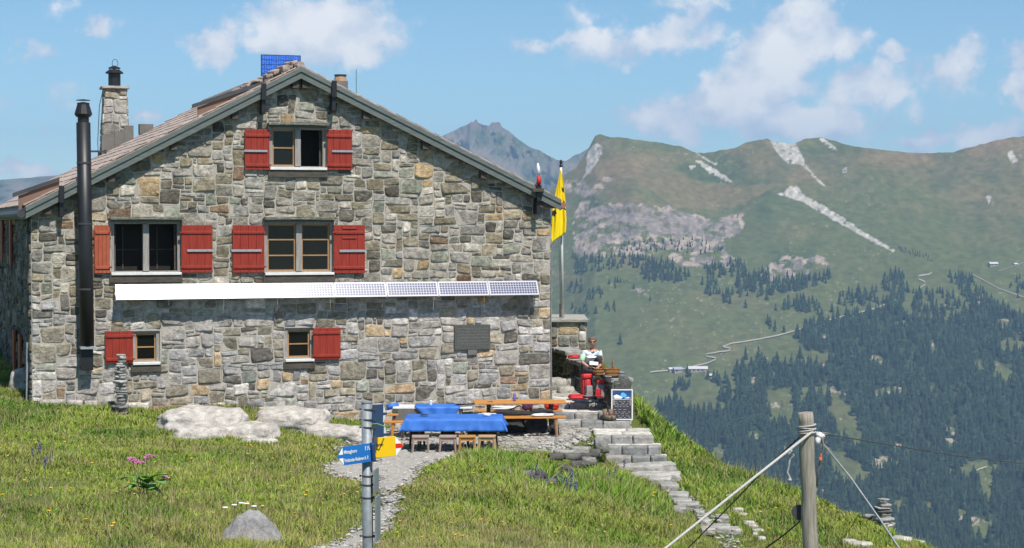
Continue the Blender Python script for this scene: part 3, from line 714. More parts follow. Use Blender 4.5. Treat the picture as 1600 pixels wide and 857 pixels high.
GR = [([(893, 402), (960, 400), (1005, 402), (1020, 412), (1000, 418), (950, 422), (900, 430)], 55, 12), ([(995, 415), (1040, 408), (1078, 430), (1070, 444), (1005, 440)], 55, 14), ([(960, 380), (1085, 372), (1140, 392), (1130, 400), (1040, 396), (970, 392)], 45, 8),
      ([(885, 440), (910, 436), (910, 458), (885, 462)], 10, 13), ([(915, 455), (940, 450), (945, 468), (918, 470)], 9, 11), ([(950, 440), (975, 440), (972, 452), (955, 452)], 5, 10), ([(890, 480), (922, 478), (920, 492), (895, 494)], 9, 11), ([(945, 480), (965, 478), (962, 488), (948, 488)], 5, 10),
      ([(1098, 420), (1160, 405), (1165, 418), (1150, 432), (1100, 436)], 30, 12), ([(1148, 430), (1200, 425), (1205, 462), (1155, 468)], 40, 15), ([(1205, 440), (1296, 430), (1298, 442), (1240, 456), (1205, 462)], 42, 16), ([(1095, 440), (1125, 440), (1130, 460), (1098, 460)], 12, 14), ([(1125, 460), (1150, 458), (1150, 478), (1128, 478)], 8, 14),
      ([(1222, 476), (1280, 472), (1280, 492), (1226, 490)], 18, 17), ([(1308, 462), (1370, 456), (1372, 478), (1312, 480)], 22, 16), ([(1378, 430), (1412, 430), (1415, 450), (1382, 456)], 22, 15), ([(1412, 452), (1480, 458), (1520, 490), (1440, 498), (1425, 480), (1364, 488), (1370, 478)], 60, 16),
      ([(1480, 430), (1520, 436), (1545, 470), (1600, 500), (1560, 500), (1500, 465)], 55, 14), ([(1400, 385), (1450, 400), (1458, 410), (1410, 395)], 22, 6), ([(1198, 505), (1212, 505), (1212, 518), (1198, 518)], 4, 15), ([(1060, 600), (1078, 598), (1078, 612), (1060, 612)], 6, 15), ([(1112, 590), (1140, 600), (1142, 630), (1125, 628)], 14, 17),
      ([(1068, 580), (1080, 580), (1078, 590), (1070, 590)], 3, 13), ([(1570, 440), (1600, 430), (1610, 480), (1590, 470)], 12, 13)]
for pl, n, h in GR: scatter(pl, int(n * 1.3), h, 3.2, 'clump')
ISO = [(969, 538, 15), (1070, 609, 13), (1054, 610, 14), (1106, 592, 12), (1198, 469, 13), (1165, 481, 13), (1141, 475, 12), (1029, 640, 18), (1043, 647, 20), (920, 462, 12), (931, 490, 12), (990, 452, 10), (1110, 462, 13), (1250, 560, 18), (1185, 560, 17), (1165, 562, 18), (1360, 470, 13), (1300, 488, 14), (1016, 470, 9), (1090, 690, 22), (1200, 600, 18),
       (1067, 655, 24), (1091, 662, 26), (1078, 672, 24), (1108, 668, 24), (1212, 485, 10), (1225, 520, 12)]
for (x, y, h) in ISO: cand.append((x, y, h * 1.15, 'lone'))
CA = np.array([(c_[0], c_[1], c_[2]) for c_ in cand]); kinds_ = [c_[3] for c_ in cand]
FP = farP(CA[:, 0], CA[:, 1])
hpx = CA[:, 2] / FP[:, 1] * F
def hidden(x, y):    # behind the meadow rim or the hut
    edge = np.interp(x, [880, 960, 1000, 1100, 1200, 1300, 1380, 1450, 1460], [575, 590, 636, 700, 748, 786, 818, 857, 5000])
    return (y > edge + 4) | ((x > 1455) & (y > 868)) | (x < 885) | (x > 1600)
vis = ~hidden(CA[:, 0], CA[:, 1])
score = hpx + np.array([14 if k == 'lone' else 0 for k in kinds_]) - np.where(vis, 0, 1000)
order = np.argsort(-score)
single = set(order[:292].tolist())
variants = []
for s_ in range(5):
    v_, f_, c_ = spruce_arr(100 + s_, 8, 9)
    variants.append(v_)
    o = np_mesh('spruce_tree', v_, f_, 'spruce', col=c_); variants[-1] = o.data
    bpy.data.objects.remove(o)
for i in sorted(single):
    me = variants[i % 5]; o = bpy.data.objects.new('spruce_tree', me); COL.objects.link(o)
    h = float(CA[i, 2]); o.location = FP[i] - np.array([0, 0, .5]); wsc_ = float(rng.uniform(1.15, 1.5)) * h
    o.scale = (wsc_, wsc_, h); o.rotation_euler = (0, 0, float(rng.uniform(0, 6.28)))
    x, y = CA[i, 0], CA[i, 1]
    if kinds_[i] == 'lone':
        tag(o, 'single dark spruce standing apart on the green slope across the valley', 'tree', 'lone spruces on the open far slope')
    elif y > 700:
        tag(o, 'tall dark spruce in the lowest, nearest part of the valley forest', 'tree', 'spruces in the lower part of the valley forest')
    else:
        tag(o, 'dark spruce at the upper, left side of the valley forest', 'tree', 'spruces at the upper side of the valley forest')
tv, tf, tcn_ = [], [], []; off = 0
lod = [spruce_arr(300 + s_, 6, 7) for s_ in range(12)]
for i in range(len(CA)):
    if i in single: continue
    v_, f_, c_ = lod[i % 12]; h = CA[i, 2]; ww = h * rng.uniform(1.15, 1.6); an = rng.uniform(0, 6.28)
    R_ = np.array([[math.cos(an), -math.sin(an)], [math.sin(an), math.cos(an)]])
    q = v_.copy(); q[:, :2] = (v_[:, :2] @ R_.T) * ww; q[:, 2] *= h
    tv.append(q + FP[i] - np.array([0, 0, .5])); tf.append(f_ + off); off += len(v_)
    tcn_.append(c_ * rng.uniform(.75, 1.35))
tag(np_mesh('forest', np.concatenate(tv), np.concatenate(tf), 'spruce', col=np.concatenate(tcn_)), 'mass of small blue-green spruces covering the mountainside across the valley', 'forest', kind='stuff')

# ------------------------------------------------------------------ air
hz = MB(); hz.bx(-9000, 9000, -3000, 9600, -1200, 470)
m, n, b = new_mat('haze_air'); n.nodes.remove(b)
pv = n.nodes.new('ShaderNodeVolumePrincipled'); pv.inputs['Color'].default_value = (.43, .67, 1.0, 1); pv.inputs['Density'].default_value = 1.0e-4; pv.inputs['Anisotropy'].default_value = 0.0
n.links.new(pv.outputs[0], [q for q in n.nodes if q.type == 'OUTPUT_MATERIAL'][0].inputs['Volume'])
M['haze'] = m
tag(hz.build('haze', 'haze'), 'thin bluish haze in the valley air', 'haze', kind='stuff')

# ------------------------------------------------------------------ far farm buildings
def barn(px_, py_, L, Wd, H, rz, label, roofc, wallc):
    p = farP(np.array([px_]), np.array([py_]))[0]
    r = empty('alpine_barn', p, rz); tag(r, label, 'barn', 'alpine farm buildings far across the valley')
    m_ = MB(); m_.bx(-L / 2, L / 2, -Wd / 2, Wd / 2, -3, H); m_.prism([(-L / 2, -Wd / 2, H), (-L / 2, Wd / 2, H), (-L / 2, 0, H + Wd * .28)], (L, 0, 0)); m_.build('wall', wallc, r)
    m_ = MB(); k = Wd * .28
    for s_ in (-1, 1): m_.prism([(-L / 2 - .8, 0, H + k + .2), (-L / 2 - .8, s_ * (Wd / 2 + .9), H - .25), (-L / 2 - .8, s_ * (Wd / 2 + .9), H + .15), (-L / 2 - .8, 0, H + k + .7)], (L + 1.6, 0, 0))
    m_.build('roof', roofc, r)
    m_ = MB()
    for i in range(max(1, int(L / 6))): m_ = MB(); m_.bx(-L / 2 + 2.2 + i * 6, -L / 2 + 4.4 + i * 6, -Wd / 2 - .12, -Wd / 2 + .02, .4, H * .75); m_.build('door', 'interior', r)
M['far_roof'] = mat('pale_far_roof', (.56, .54, .52), (.50, .48, .47), scale=.3)
M['far_roof_blue'] = mat('slate_far_roof', (.33, .35, .42), scale=.3)
M['far_wall'] = mat('far_wall', (.42, .36, .30), (.3, .25, .2), scale=.4)
barn(1089, 580, 28, 10, 3.2, .0, 'long pale-roofed barn beside the trail end', 'far_roof', 'far_wall')
barn(1059, 581, 11, 9, 3.4, .15, 'blue-grey roofed farmhouse left of the long barn', 'far_roof_blue', 'far_wall')
barn(1048, 580, 6, 6, 2.6, .3, 'small hut farthest left in the farm group', 'far_roof', 'far_wall')
barn(1111, 590, 8, 7, 2.6, -.3, 'small pale hut below the right end of the long barn', 'far_roof', 'far_wall')
barn(1552, 415, 13, 8, 2.5, .1, 'long white-roofed hut on the high pasture at the right', 'far_roof', 'far_wall')
barn(1587, 415, 5, 5, 2, .1, 'smaller white-roofed hut on the high pasture, right of the long one', 'far_roof', 'far_wall')
# ------------------------------------------------------------------ random rubble masonry
PAL = [((.29, .28, .262), 26), ((.28, .282, .282), 18), ((.22, .205, .165), 20), ((.125, .12, .108), 10), ((.36, .28, .18), 4), ((.43, .42, .40), 12), ((.21, .15, .11), 2), ((.25, .27, .24), 4), ((.30, .27, .21), 8), ((.34, .335, .33), 10)]
def stone_col(r, dark=1.0):
    c = r.choices([p[0] for p in PAL], [p[1] for p in PAL])[0]; k = r.uniform(.72, 1.28) * dark * 1.17
    return tuple(max(.02, q * k * t) for q, t in zip(c, (1.07, 1.01, .95)))
def masonry(mb, w, h, inside, to3, seed=0, unit=.088, depth=.021, gap=.011, m=0, big=1.0, dark=1.0, clampf=None, colf=None):
    r = random.Random(seed); nx = max(1, int(round(w / unit))); nz = max(1, int(round(h / unit))); ux = w / nx; uz = h / nz
    occ = [[not inside((i + .5) * ux, (j + .5) * uz) for i in range(nx)] for j in range(nz)]
    sizes = [((1, 1), 5), ((2, 1), 12), ((3, 1), 12), ((4, 1), 9), ((5, 1), 5), ((2, 2), 14), ((3, 2), 18), ((4, 2), 16), ((5, 2), 12), ((6, 2), 6), ((7, 2), 3), ((3, 3), 9), ((4, 3), 12), ((5, 3), 10), ((6, 3), 6), ((5, 4), 5), ((6, 4), 5), ((7, 4), 3), ((7, 5), 1.5), ((8, 3), 2)]
    S_ = [s[0] for s in sizes]; Wt = [s[1] * (1 if s[0][0] * s[0][1] < 9 else big) for s in sizes]
    ed = lambda v, L: min(1, max(0, min(v, L - v) / .1))
    def warp(u, v):
        a = mnoise.noise(Vector((u * 2.6, v * 2.6, seed * 1.7))); b = mnoise.noise(Vector((u * 2.6, v * 2.6, seed * 1.7 + 9)))
        a2 = mnoise.noise(Vector((u * 7, v * 7, seed + 3.3))); b2 = mnoise.noise(Vector((u * 7, v * 7, seed + 13.3)))
        return u + (a * .05 + a2 * .022) * ed(u, w), v + (b * .05 + b2 * .022) * ed(v, h)
    for j in range(nz):
        for i in range(nx):
            if occ[j][i]: continue
            a, b = r.choices(S_, Wt)[0]
            aw = 0
            while aw < a and i + aw < nx and not occ[j][i + aw]: aw += 1
            bh = 1
            while bh < b and j + bh < nz and all(not occ[j + bh][i + k] for k in range(aw)): bh += 1
            if aw >= 2 and i + aw < nx and not occ[j][i + aw] and (i + aw + 1 >= nx or occ[j][i + aw + 1]) and all(not occ[j + q][i + aw] for q in range(bh)): aw += 1
            if aw == 1 and bh > 1: bh = r.choice((1, 1, 2)) if bh > 1 else 1
            # do not leave one-cell slivers at an edge
            for jj in range(j, j + bh):
                for ii in range(i, i + aw): occ[jj][ii] = True
            u0, u1, v0, v1 = i * ux + gap, (i + aw) * ux - gap, j * uz + gap, (j + bh) * uz - gap
            cu, cv = (u0 + u1) / 2, (v0 + v1) / 2; hw, hh = (u1 - u0) / 2, (v1 - v0) / 2
            rad = min(hw, hh) * r.uniform(.15, .6)
            n = 5; out = []
            for q, (sx, sy) in enumerate(((1, 1), (-1, 1), (-1, -1), (1, -1))):
                rr = min(hw, hh) * r.uniform(.08, .7) if r.random() < .7 else rad
                for k in range(n):
                    an = (q + k / (n - 1)) * math.pi / 2
                    jr = 1 + r.uniform(-.12, .10)
                    out.append((cu + sx * (hw - rr) + rr * math.cos(an) * jr, cv + sy * (hh - rr) + rr * math.sin(an) * jr))
            N = len(out); d = depth * r.uniform(.55, 1.25); tx, ty = r.uniform(-.25, .25), r.uniform(-.25, .25)
            col = colf(r, cu, cv) if colf else stone_col(r, dark)
            vs = []; fs = []
            for (sc, dd) in ((1.0, -.02), (.985, .35), (.93, .8), (.70, 1.0), (.35, 1.05)):
                for k, (x, y) in enumerate(out):
                    x_ = cu + (x - cu) * sc; y_ = cv + (y - cv) * sc
                    dl = d * dd
                    if dd > .5: dl += tx * (x_ - cu) * .5 + ty * (y_ - cv) * .5 + mnoise.noise(Vector((x_ * 9, y_ * 9, seed + 50))) * .014
                    x_, y_ = warp(x_, y_)
                    if clampf: x_, y_ = clampf(x_, y_)
                    vs.append(to3(x_, y_, dl))
            x_, y_ = warp(cu, cv)
            if clampf: x_, y_ = clampf(x_, y_)
            vs.append(to3(x_, y_, d * 1.05))
            for q in range(4):
                for k in range(N): fs.append((q * N + k, q * N + (k + 1) % N, (q + 1) * N + (k + 1) % N, (q + 1) * N + k))
            for k in range(N): fs.append((4 * N + k, 4 * N + (k + 1) % N, 5 * N))
            mb.add(vs, fs, col, m)

# ------------------------------------------------------------------ the stone hut
hut = empty('stone_hut', HO, TH)
tag(hut, 'large grey rubble-stone mountain hut with red shutters and a gabled roof', 'mountain hut')
Z0 = HO.z
def F2(px, py, back=0.0):
    return fl(px, py, back)
rx_, rz_ = F2(470, 104, -.22)
RX0 = WID / 2 + .0
RX0 = rx_
RZ = rz_
lx_, lz_ = F2(40, 322, -.22); ex_, ez_ = F2(876, 311, -.22)
def roof_z(x):
    return RZ + (x - RX0) * ((RZ - lz_) / (RX0 - lx_)) if x < RX0 else RZ - (x - RX0) * ((RZ - ez_) / (ex_ - RX0))
RT = .17
GF = .35   # height of the gable wall foot above the local origin is below ground anyway
OPEN = {'attic': (421, 198, 510, 264), 'left_mid': (173, 346, 283, 427), 'mid': (413, 346, 521, 427), 'left_low': (207, 518, 250, 567), 'low': (445, 513, 490, 562)}
OP = {}
for k, (a, b_, c_, d_) in OPEN.items():
    x0, z1 = F2(a, b_); x1, z0 = F2(c_, d_); OP[k] = (x0, x1, z0, z1)
# band behind the solar strip stays ordinary wall
wall = MB()
xsb = sorted(set([0, RX0, WID] + [v for o in OP.values() for v in o[:2]]))
for a, b_ in zip(xsb[:-1], xsb[1:]):
    hol = sorted([(o[2], o[3]) for o in OP.values() if o[0] <= a + 1e-6 and o[1] >= b_ - 1e-6])
    z = 0
    for (z0, z1) in hol:
        wall.prism([(a, 0, z), (b_, 0, z), (b_, 0, z0), (a, 0, z0)], (0, .45, 0), m=1); z = z1
    wall.prism([(a, 0, z), (b_, 0, z), (b_, 0, roof_z(b_) - RT), (a, 0, roof_z(a) - RT)], (0, .45, 0), m=1)
def near_open(u, v, e=.0):
    return any(o[0] - e < u < o[1] + e and o[2] - e < v < o[3] + e for o in OP.values())
masonry(wall, WID, RZ, lambda u, v: v < roof_z(u) - RT - .03 and not near_open(u, v, .02), lambda u, v, d: (u, -d, v), seed=3,
        clampf=lambda u, v: (u, min(v, roof_z(u) - RT - .01)),
        colf=lambda r, u, v: tuple(q * (1.10 if v < 3.2 else .95) * t for q, t in zip(stone_col(r), (1, 1, 1.02) if v < 3.2 else (1.02, 1, .92))))
# side and back walls
EZL = roof_z(0) - RT; EZR = roof_z(WID) - RT
wall.bx(-.0, .45, .45, DEP, 0, EZL, m=1); wall.bx(WID - .45, WID, .45, DEP, 0, EZR, m=1)
wall.prism([(0.45, DEP - .45, 0), (WID - .45, DEP - .45, 0), (WID - .45, DEP - .45, roof_z(WID - .45) - RT), (RX0, DEP - .45, RZ - RT), (.45, DEP - .45, roof_z(.45) - RT)], (0, .45, 0), m=1)
masonry(wall, DEP, EZL, lambda u, v: True, lambda u, v, d: (-d, DEP - u, v), seed=8, depth=.05, dark=.55, unit=.1)  # left wall stones darkened, its shade put into their colour
masonry(wall, DEP, EZR, lambda u, v: True, lambda u, v, d: (WID + d, u, v), seed=9, depth=.05, unit=.11)
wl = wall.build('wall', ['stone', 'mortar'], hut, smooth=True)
# boulders of the footing along the gable foot
ft = MB(); r_ = random.Random(6); x = .1
while x < WID - .1:
    w_ = r_.uniform(.3, .7); g = g1(*(HO + U * (x + w_ / 2)).xy) - Z0
    ft.rock((x + w_ / 2, -.05, g + .0), (w_ * 1.05, .26, r_.uniform(.16, .3)), (0, 0, 0), r_.randrange(99), stone_col(r_), n=5, boxy=.7, amp=.1); x += w_
ft.build('footing', 'stone', hut, smooth=True)

# windows ------------------------------------------------------------
def window(key, cols=2, rows=(3, 3), open_leaf=None, lint=True, post=True, sill_px=None):
    x0, x1, z0, z1 = OP[key]; fw = .075; fy = .06
    f = MB()   # outer frame and mullion, weathered
    f.bx(x0, x0 + fw, fy - .02, fy + .1, z0, z1); f.bx(x1 - fw, x1, fy - .02, fy + .1, z0, z1)
    f.bx(x0 + fw, x1 - fw, fy - .02, fy + .1, z1 - .06, z1); f.bx(x0 + fw, x1 - fw, fy - .02, fy + .1, z0, z0 + .05)
    xm = (x0 + x1) / 2
    if cols == 2: f.bx(xm - .065, xm + .065, fy - .05, fy + .1, z0 + .05, z1 - .06)
    win = f.build('window', 'grey_wood', hut, bevel=.006)
    rv = MB()  # solid block; the unlit room's darkness is put into its colour
    rv.bx(x0 + .001, x1 - .001, .47, .9, z0 - .02, z1 + .02); rv.build('recess', 'interior', win)
    j = MB(); j.bx(x0 + .002, x0 + .03, fy + .1, .469, z0, z1); j.bx(x1 - .03, x1 - .002, fy + .1, .469, z0, z1); j.bx(x0 + .03, x1 - .03, fy + .1, .469, z1 - .03, z1 - .001); j.bx(x0 + .03, x1 - .03, fy + .1, .469, z0 + .001, z0 + .03)
    j.build('reveal', 'dark_wood', win)
    leaves = [(x0 + fw, xm - .065), (xm + .065, x1 - fw)] if cols == 2 else [(x0 + fw, x1 - fw)]
    for i, (a, b_) in enumerate(leaves):
        if open_leaf and i in open_leaf:
            s = MB()   # the leaf stands open inwards against the side of the recess
            xa = b_ - .05 if i == 1 else a + .01
            s.bx(xa, xa + .035, .17, .46, z0 + .06, z0 + .12); s.bx(xa, xa + .035, .17, .46, z1 - .13, z1 - .07); s.bx(xa, xa + .035, .17, .22, z0 + .12, z1 - .13)
            s.build('sash', 'dark_wood', win)
            if open_leaf == (0, 1):
                s = MB(); w_ = b_ - a; cx = a + w_ * .35
                s.bx(cx, cx + .025, .44, .46, z0 + .08, z1 - .1); s.bx(a + .08, b_ - .03, .44, .46, z0 + .5, z0 + .525); s.build('inner_muntin', 'dark_wood', win)
            continue
        s = MB(); sy = fy + .035; t_ = .035
        za, zb = z0 + .05, z1 - .06
        s.bx(a, a + t_, sy, sy + .04, za, zb); s.bx(b_ - t_, b_, sy, sy + .04, za, zb); s.bx(a + t_, b_ - t_, sy, sy + .04, za, za + t_); s.bx(a + t_, b_ - t_, sy, sy + .04, zb - t_, zb)
        n = rows[i]
        for k in range(1, n):
            zz = za + (zb - za) * k / n; s.bx(a + t_, b_ - t_, sy - .004, sy + .036, zz - .014, zz + .014)
        s.build('sash', 'honey', win)
        p = MB(); p.bx(a + t_ - .004, b_ - t_ + .004, sy + .015, sy + .022, za + t_ - .004, zb - t_ + .004); p.build('pane', 'pane', win)
    s = MB(); s.bx(x0 - .0, x1 + .0, -.10, fy - .022, z0 - .035, z0 + .022); s.build('sill', 'white', win, bevel=.006)
    s = MB(); s.bx(x0 - .04, x1 + .02, -.07, .04, z0 - .20, z0 - .037); s.build('under_sill', 'dark_wood', win, bevel=.008)  # dark board whose colour also holds the shadow under the sill
    if lint:
        s = MB(); s.rock(((x0 + x1) / 2, -.06, z1 + .065), (x1 - x0 + .32, .30, .075), (0, 0, 0), 5, (.20, .20, .16), n=10, boxy=.95, amp=.06)
        s.build('lintel', 'stone', win)
        s = MB(); s.bx(x0 + .0, x1 - .0, -.07, .04, z1 + .0, z1 + .025); s.build('head_board', 'barge', win)
    return win
window('attic', 2, (2, 2), (1,)); window('left_mid', 2, (3, 3), (0, 1)); window('mid', 2, (3, 3)); window('left_low', 1, (2,), lint=False); window('low', 1, (2,), lint=False)

def shutter(a, b_, c_, d_, left, strap=True, extra=False, paler=False, ang=0.0, label=None):
    x0, z1 = F2(a, b_, -.06); x1, z0 = F2(c_, d_, -.06); w_ = x1 - x0; h_ = z1 - z0
    hx = x1 if left else x0      # hinge side
    s = MB(); sg = -1 if left else 1
    nb = 4
    for i in range(nb):
        xa = sg * w_ * i / nb; xb = sg * w_ * (i + 1) / nb
        s.bx(min(xa, xb) + .0015, max(xa, xb) - .0015, -.03, 0, 0, h_)
    for zz in (h_ * .12, h_ * .85): s.bx(min(0, sg * w_) + .02, max(0, sg * w_) - .02, -.052, -.031, zz - .035, zz + .025)
    if extra:
        for zz in (h_ * .93, h_ * .73): s.bx(min(0, sg * w_) + .2, max(0, sg * w_) - .2, -.05, -.031, zz - .014, zz + .014)
    o = s.build('shutter', 'red_pale' if paler else 'red', hut, bevel=.005, loc=(hx, -.06, z0), rot=(0, 0, ang))
    if label: o['label'] = label
    if strap:
        q = MB(); L_ = w_ * .82; q.bx(min(sg * w_ * .10, sg * w_ * 1.04) if left else w_ * .18, max(sg * w_ * .10, sg * w_ * 1.04) if left else w_ * 1.04, -.062, -.053, h_ * .44, h_ * .49)
        q.build('strap', 'iron', o)
    for zz in (.12, .85):
        q = MB(); q.bx(-.035, .035, -.058, -.02, h_ * zz - .02, h_ * zz + .02); q.build('hinge', 'red', o)
    return o
shutter(382, 202, 421, 266, True); shutter(511, 203, 550, 266, False)
shutter(147, 352, 172, 427, True, strap=False, paler=True, label='narrow shutter leaf standing half open, coloured as sunlit orange'); shutter(283, 352, 332, 426, False)
shutter(363, 352, 413, 426, True); shutter(521, 352, 570, 427, False, extra=True)
shutter(164, 518, 208, 567, True, strap=False); shutter(489, 513, 532, 561, False, strap=False)

# roof ------------------------------------------------------------
FY = -.22; BY_ = DEP + .5
rf = MB()
rf.prism([(lx_, FY, lz_), (RX0, FY, RZ), (RX0, FY, RZ - RT), (lx_, FY, lz_ - RT)], (0, BY_ - FY, 0))
rf.prism([(RX0, FY, RZ - .004), (ex_, FY, ez_), (ex_, FY, ez_ - RT), (RX0, FY, RZ - RT - .004)], (0, BY_ - FY, 0))
roof = rf.build('roof', 'roof', hut)
# courses of roofing slabs on the visible slope
tl = MB(); r_ = random.Random(12); sl = (RZ - lz_) / (RX0 - lx_); an = math.atan(sl); Ls = math.hypot(RZ - lz_, RX0 - lx_)
y = FY + .02
k = 0
while y < BY_ - .3:
    s_ = 0.0
    dy = .55
    while s_ < Ls - .1:
        ww = .42; t_ = r_.uniform(.02, .032)
        cx = lx_ + (s_ + ww / 2) * math.cos(an); cz = lz_ + (s_ + ww / 2) * math.sin(an) + .028
        tl.box((cx, y + dy / 2 + r_.uniform(-.01, .01), cz + r_.uniform(-.004, .006)), (ww + .08, dy - .012, t_), (0, -an + .035, 0), col=shade(r_, (.44, .355, .31), .85, 1.15))
        s_ += ww
    y += dy; k += 1
M['roof_a'] = mat('roof_slab', None, attr=True, scale=7, bump=.5, bscale=18, rough=.9, spec=.2, var=.25)
tl.build('roofing_slabs', 'roof_a', roof)
tl = MB(); r_ = random.Random(13); s2 = (RZ - ez_) / (ex_ - RX0); an2 = math.atan(s2)
for i in range(13):
    for j in range(24):
        s_ = .2 + i * .5; cx = RX0 + s_ * math.cos(an2)
        if cx > ex_ - .1: continue
        tl.box((cx, FY + .3 + j * .57, RZ - s_ * math.sin(an2) + .02), (.56, .55, .03), (0, an2 + .04, 0), col=shade(r_, (.40, .34, .31), .85, 1.15))
tl.build('roofing_slabs', 'roof_a', roof)
bb = MB()
for (xa, za, xb, zb) in ((lx_, lz_, RX0, RZ), (RX0, RZ, ex_, ez_)):
    bb.prism([(xa, 0, za - .05), (xb, 0, zb - .05), (xb, 0, zb - .27), (xa, 0, za - .27)], (0, -.035, 0))
    bb.prism([(xa, -.036, za - .02), (xb, -.036, zb - .02), (xb, -.036, zb - .12), (xa, -.036, za - .12)], (0, -.025, 0))
bb.build('barge_board', 'barge', roof, loc=(0, FY, 0))
sf = MB()   # rafters and purlin ends under the verge
for (xa, za, xb, zb) in ((lx_ + .1, lz_, RX0, RZ), (RX0, RZ, ex_ - .1, ez_)):
    sf.prism([(xa, FY + .02, za - RT - .005), (xb, FY + .02, zb - RT - .005), (xb, FY + .02, zb - RT - .05), (xa, FY + .02, za - RT - .05)], (0, .19, 0))
for fx in (.02, .26, .5, .74, .98):
    for (xa, za, xb, zb) in ((lx_ + .35, lz_, RX0, RZ), (RX0, RZ, ex_ - .35, ez_)):
        x = xa + (xb - xa) * fx; z = za + ((zb - za) / (xb - xa)) * (x - xa); sf.bx(x - .07, x + .07, FY + .03, -.0, roof_z(x) - RT - .25, roof_z(x) - RT - .04)
sf.build('purlin', 'dark_wood', roof)
gt = MB(); gt.tube([(lx_ - .09, FY, lz_ - .17), (lx_ - .09, BY_, lz_ - .17)], .085, 10); gt.bx(lx_ - .02, lx_ + .02, FY, BY_, lz_ - .28, lz_ - .03); gt.build('gutter', 'dark_sheet', roof)
gt = MB(); gt.tube([(ex_ + .06, FY - .02, ez_ - .15), (ex_ + .06, BY_, ez_ - .15)], .07, 10); gt.build('gutter', mat('copper_gutter', (.32, .13, .09), rough=.5), roof)
M['flash_brown'] = mat('brown_underlay', (.20, .12, .09), rough=.9)
# dark flashing strips standing on the slope
for (a, b_, c_, d_, bk) in ((20, 302, 93, 277, .1), (301, 163, 412, 127, .1)):
    xa, za = F2(a, b_, bk); xb, zb = F2(c_, d_, bk)
    q = MB(); q.prism([(xa, bk, za), (xb, bk, zb), (xb, bk, zb - .09), (xa, bk, za - .09)], (0, .12, 0)); q.prism([(xa + .12, bk + .05, za - .06), (xb, bk + .05, zb - .06), (xb, bk + .05, roof_z(xb) + .03), (xa + .12, bk + .05, roof_z(xa) + .03)], (0, .06, 0), m=1)
    q.build('flashing', ['dark_sheet', 'flash_brown'], roof)
for px_, py_ in ((96, 280), (412, 134), (522, 136), (842, 284)):
    x, z = F2(px_, py_, FY - .08); q = MB(); q.bx(x - .055, x + .055, FY - .12, FY - .065, roof_z(x) - .33, roof_z(x) + .05); q.bx(x - .045, x + .045, FY - .06, -.02, roof_z(x) - .62, roof_z(x) - .27); q.build('bracket', 'black_metal', roof, bevel=.01)
q = MB(); r_ = random.Random(2)
for i in range(40):
    f_ = i / 39; x = RX0 - .05 - f_ * 1.75 + r_.uniform(-.05, .05); yy = .1 + f_ * .5 + r_.uniform(-.1, .6)
    q.rock((x, yy, roof_z(x) + .10 + .02 * (1 - f_) + r_.uniform(-.02, .05)), (.2, .3, r_.uniform(.08, .15)), (0, -.3, r_.uniform(-.5, .5)), i, shade(r_, (.42, .34, .29), .8, 1.15), n=3, boxy=.7)
q.build('ridge_stones', 'rock', roof)
q = MB(); q.tube([(RX0, FY, RZ + .03), (RX0, BY_, RZ + .03)], .09, 8); q.build('ridge_cap', 'roof', roof)

# wall-mounted flue --------------------------------------------------
fx, fz0 = F2(136, 541, -.28); _, fz1 = F2(133, 192, -.28)
q = MB(); q.tube([(fx, -.28, fz0), (fx - .02, -.28, fz0 + 2), (fx - .05, -.28, fz1)], [.152, .152, .15], 20)
fl_ = q.build('flue_pipe', 'black_metal', hut, smooth=True)
q = MB(); q.lathe((fx - .05, -.28, fz1), [(.12, -.02), (.12, .18)], 18); q.lathe((fx - .05, -.28, fz1 + .12), [(.15, 0), (.19, .06), (.13, .26), (.13, .30), (.02, .32)], 18); q.lathe((fx - .05, -.28, fz1 + .47), [(.15, 0), (.15, .012), (.01, .03)], 16); q.build('cowl', 'black_metal', fl_)
q = MB(); q.bx(fx - .15, fx + .15, -.42, -.02, fz0 - .06, fz0 - .001); q.build('flange', 'iron', fl_)
q = MB()
q.bx(fx - .13, fx + .13, -.30, -.015, fz0 - .52, fz0 - .07); q.build('soot_box', 'black_metal', fl_, bevel=.01)
q = MB()
for zz in (1.2, 2.6, 3.9):
    q.lathe((fx - .02 - .01 * zz / 2, -.28, fz0 + zz), [(.16, 0), (.16, .04)], 20)
q.bx(fx + .1, fx + .42, -.29, -.25, fz0 + 4.15, fz0 + 4.19); q.bx(fx + .40, fx + .44, -.27, .02, fz0 + 4.13, fz0 + 4.21)
q.build('pipe_clamp', 'dark_sheet', fl_)

# solar strip ---------------------------------------------------------
sx0, szt = F2(180, 444, -.2); sx1, szt1 = F2(840, 440, -.2)
zt = (szt + szt1) / 2; nmod = 8; mw = (sx1 - sx0) / nmod
TILT = math.radians(62)
PH = .36
for i in range(nmod):
    q = MB(); q.bx(.006, mw - .006, 0, PH, -.03, 0)
    o = q.build('solar_panel', 'backsheet', hut, loc=(sx0 + i * mw, -.34, zt - PH * math.sin(TILT)), rot=(TILT, 0, 0))
    q = MB(); nc = 18; nr_ = 5; cw = (mw - .07) / nc; ch = (PH - .06) / nr_
    for a in range(nc):
        for b_ in range(nr_): q.bx(.035 + a * cw + .006, .035 + (a + 1) * cw - .007, .03 + b_ * ch + .007, .03 + (b_ + 1) * ch - .007, .0, .003)
    q.build('cells', 'cell', o)
q = MB()
for i in range(9):
    x = sx0 + i * mw; q.tube([(x, -.33, zt - PH * math.sin(TILT) - .02), (x, .0, zt - PH * math.sin(TILT) - .02)], .012, 6); q.tube([(x, -.18, zt - .06), (x, .0, zt - .06)], .012, 6)
q.build('panel_bracket', 'iron', hut)
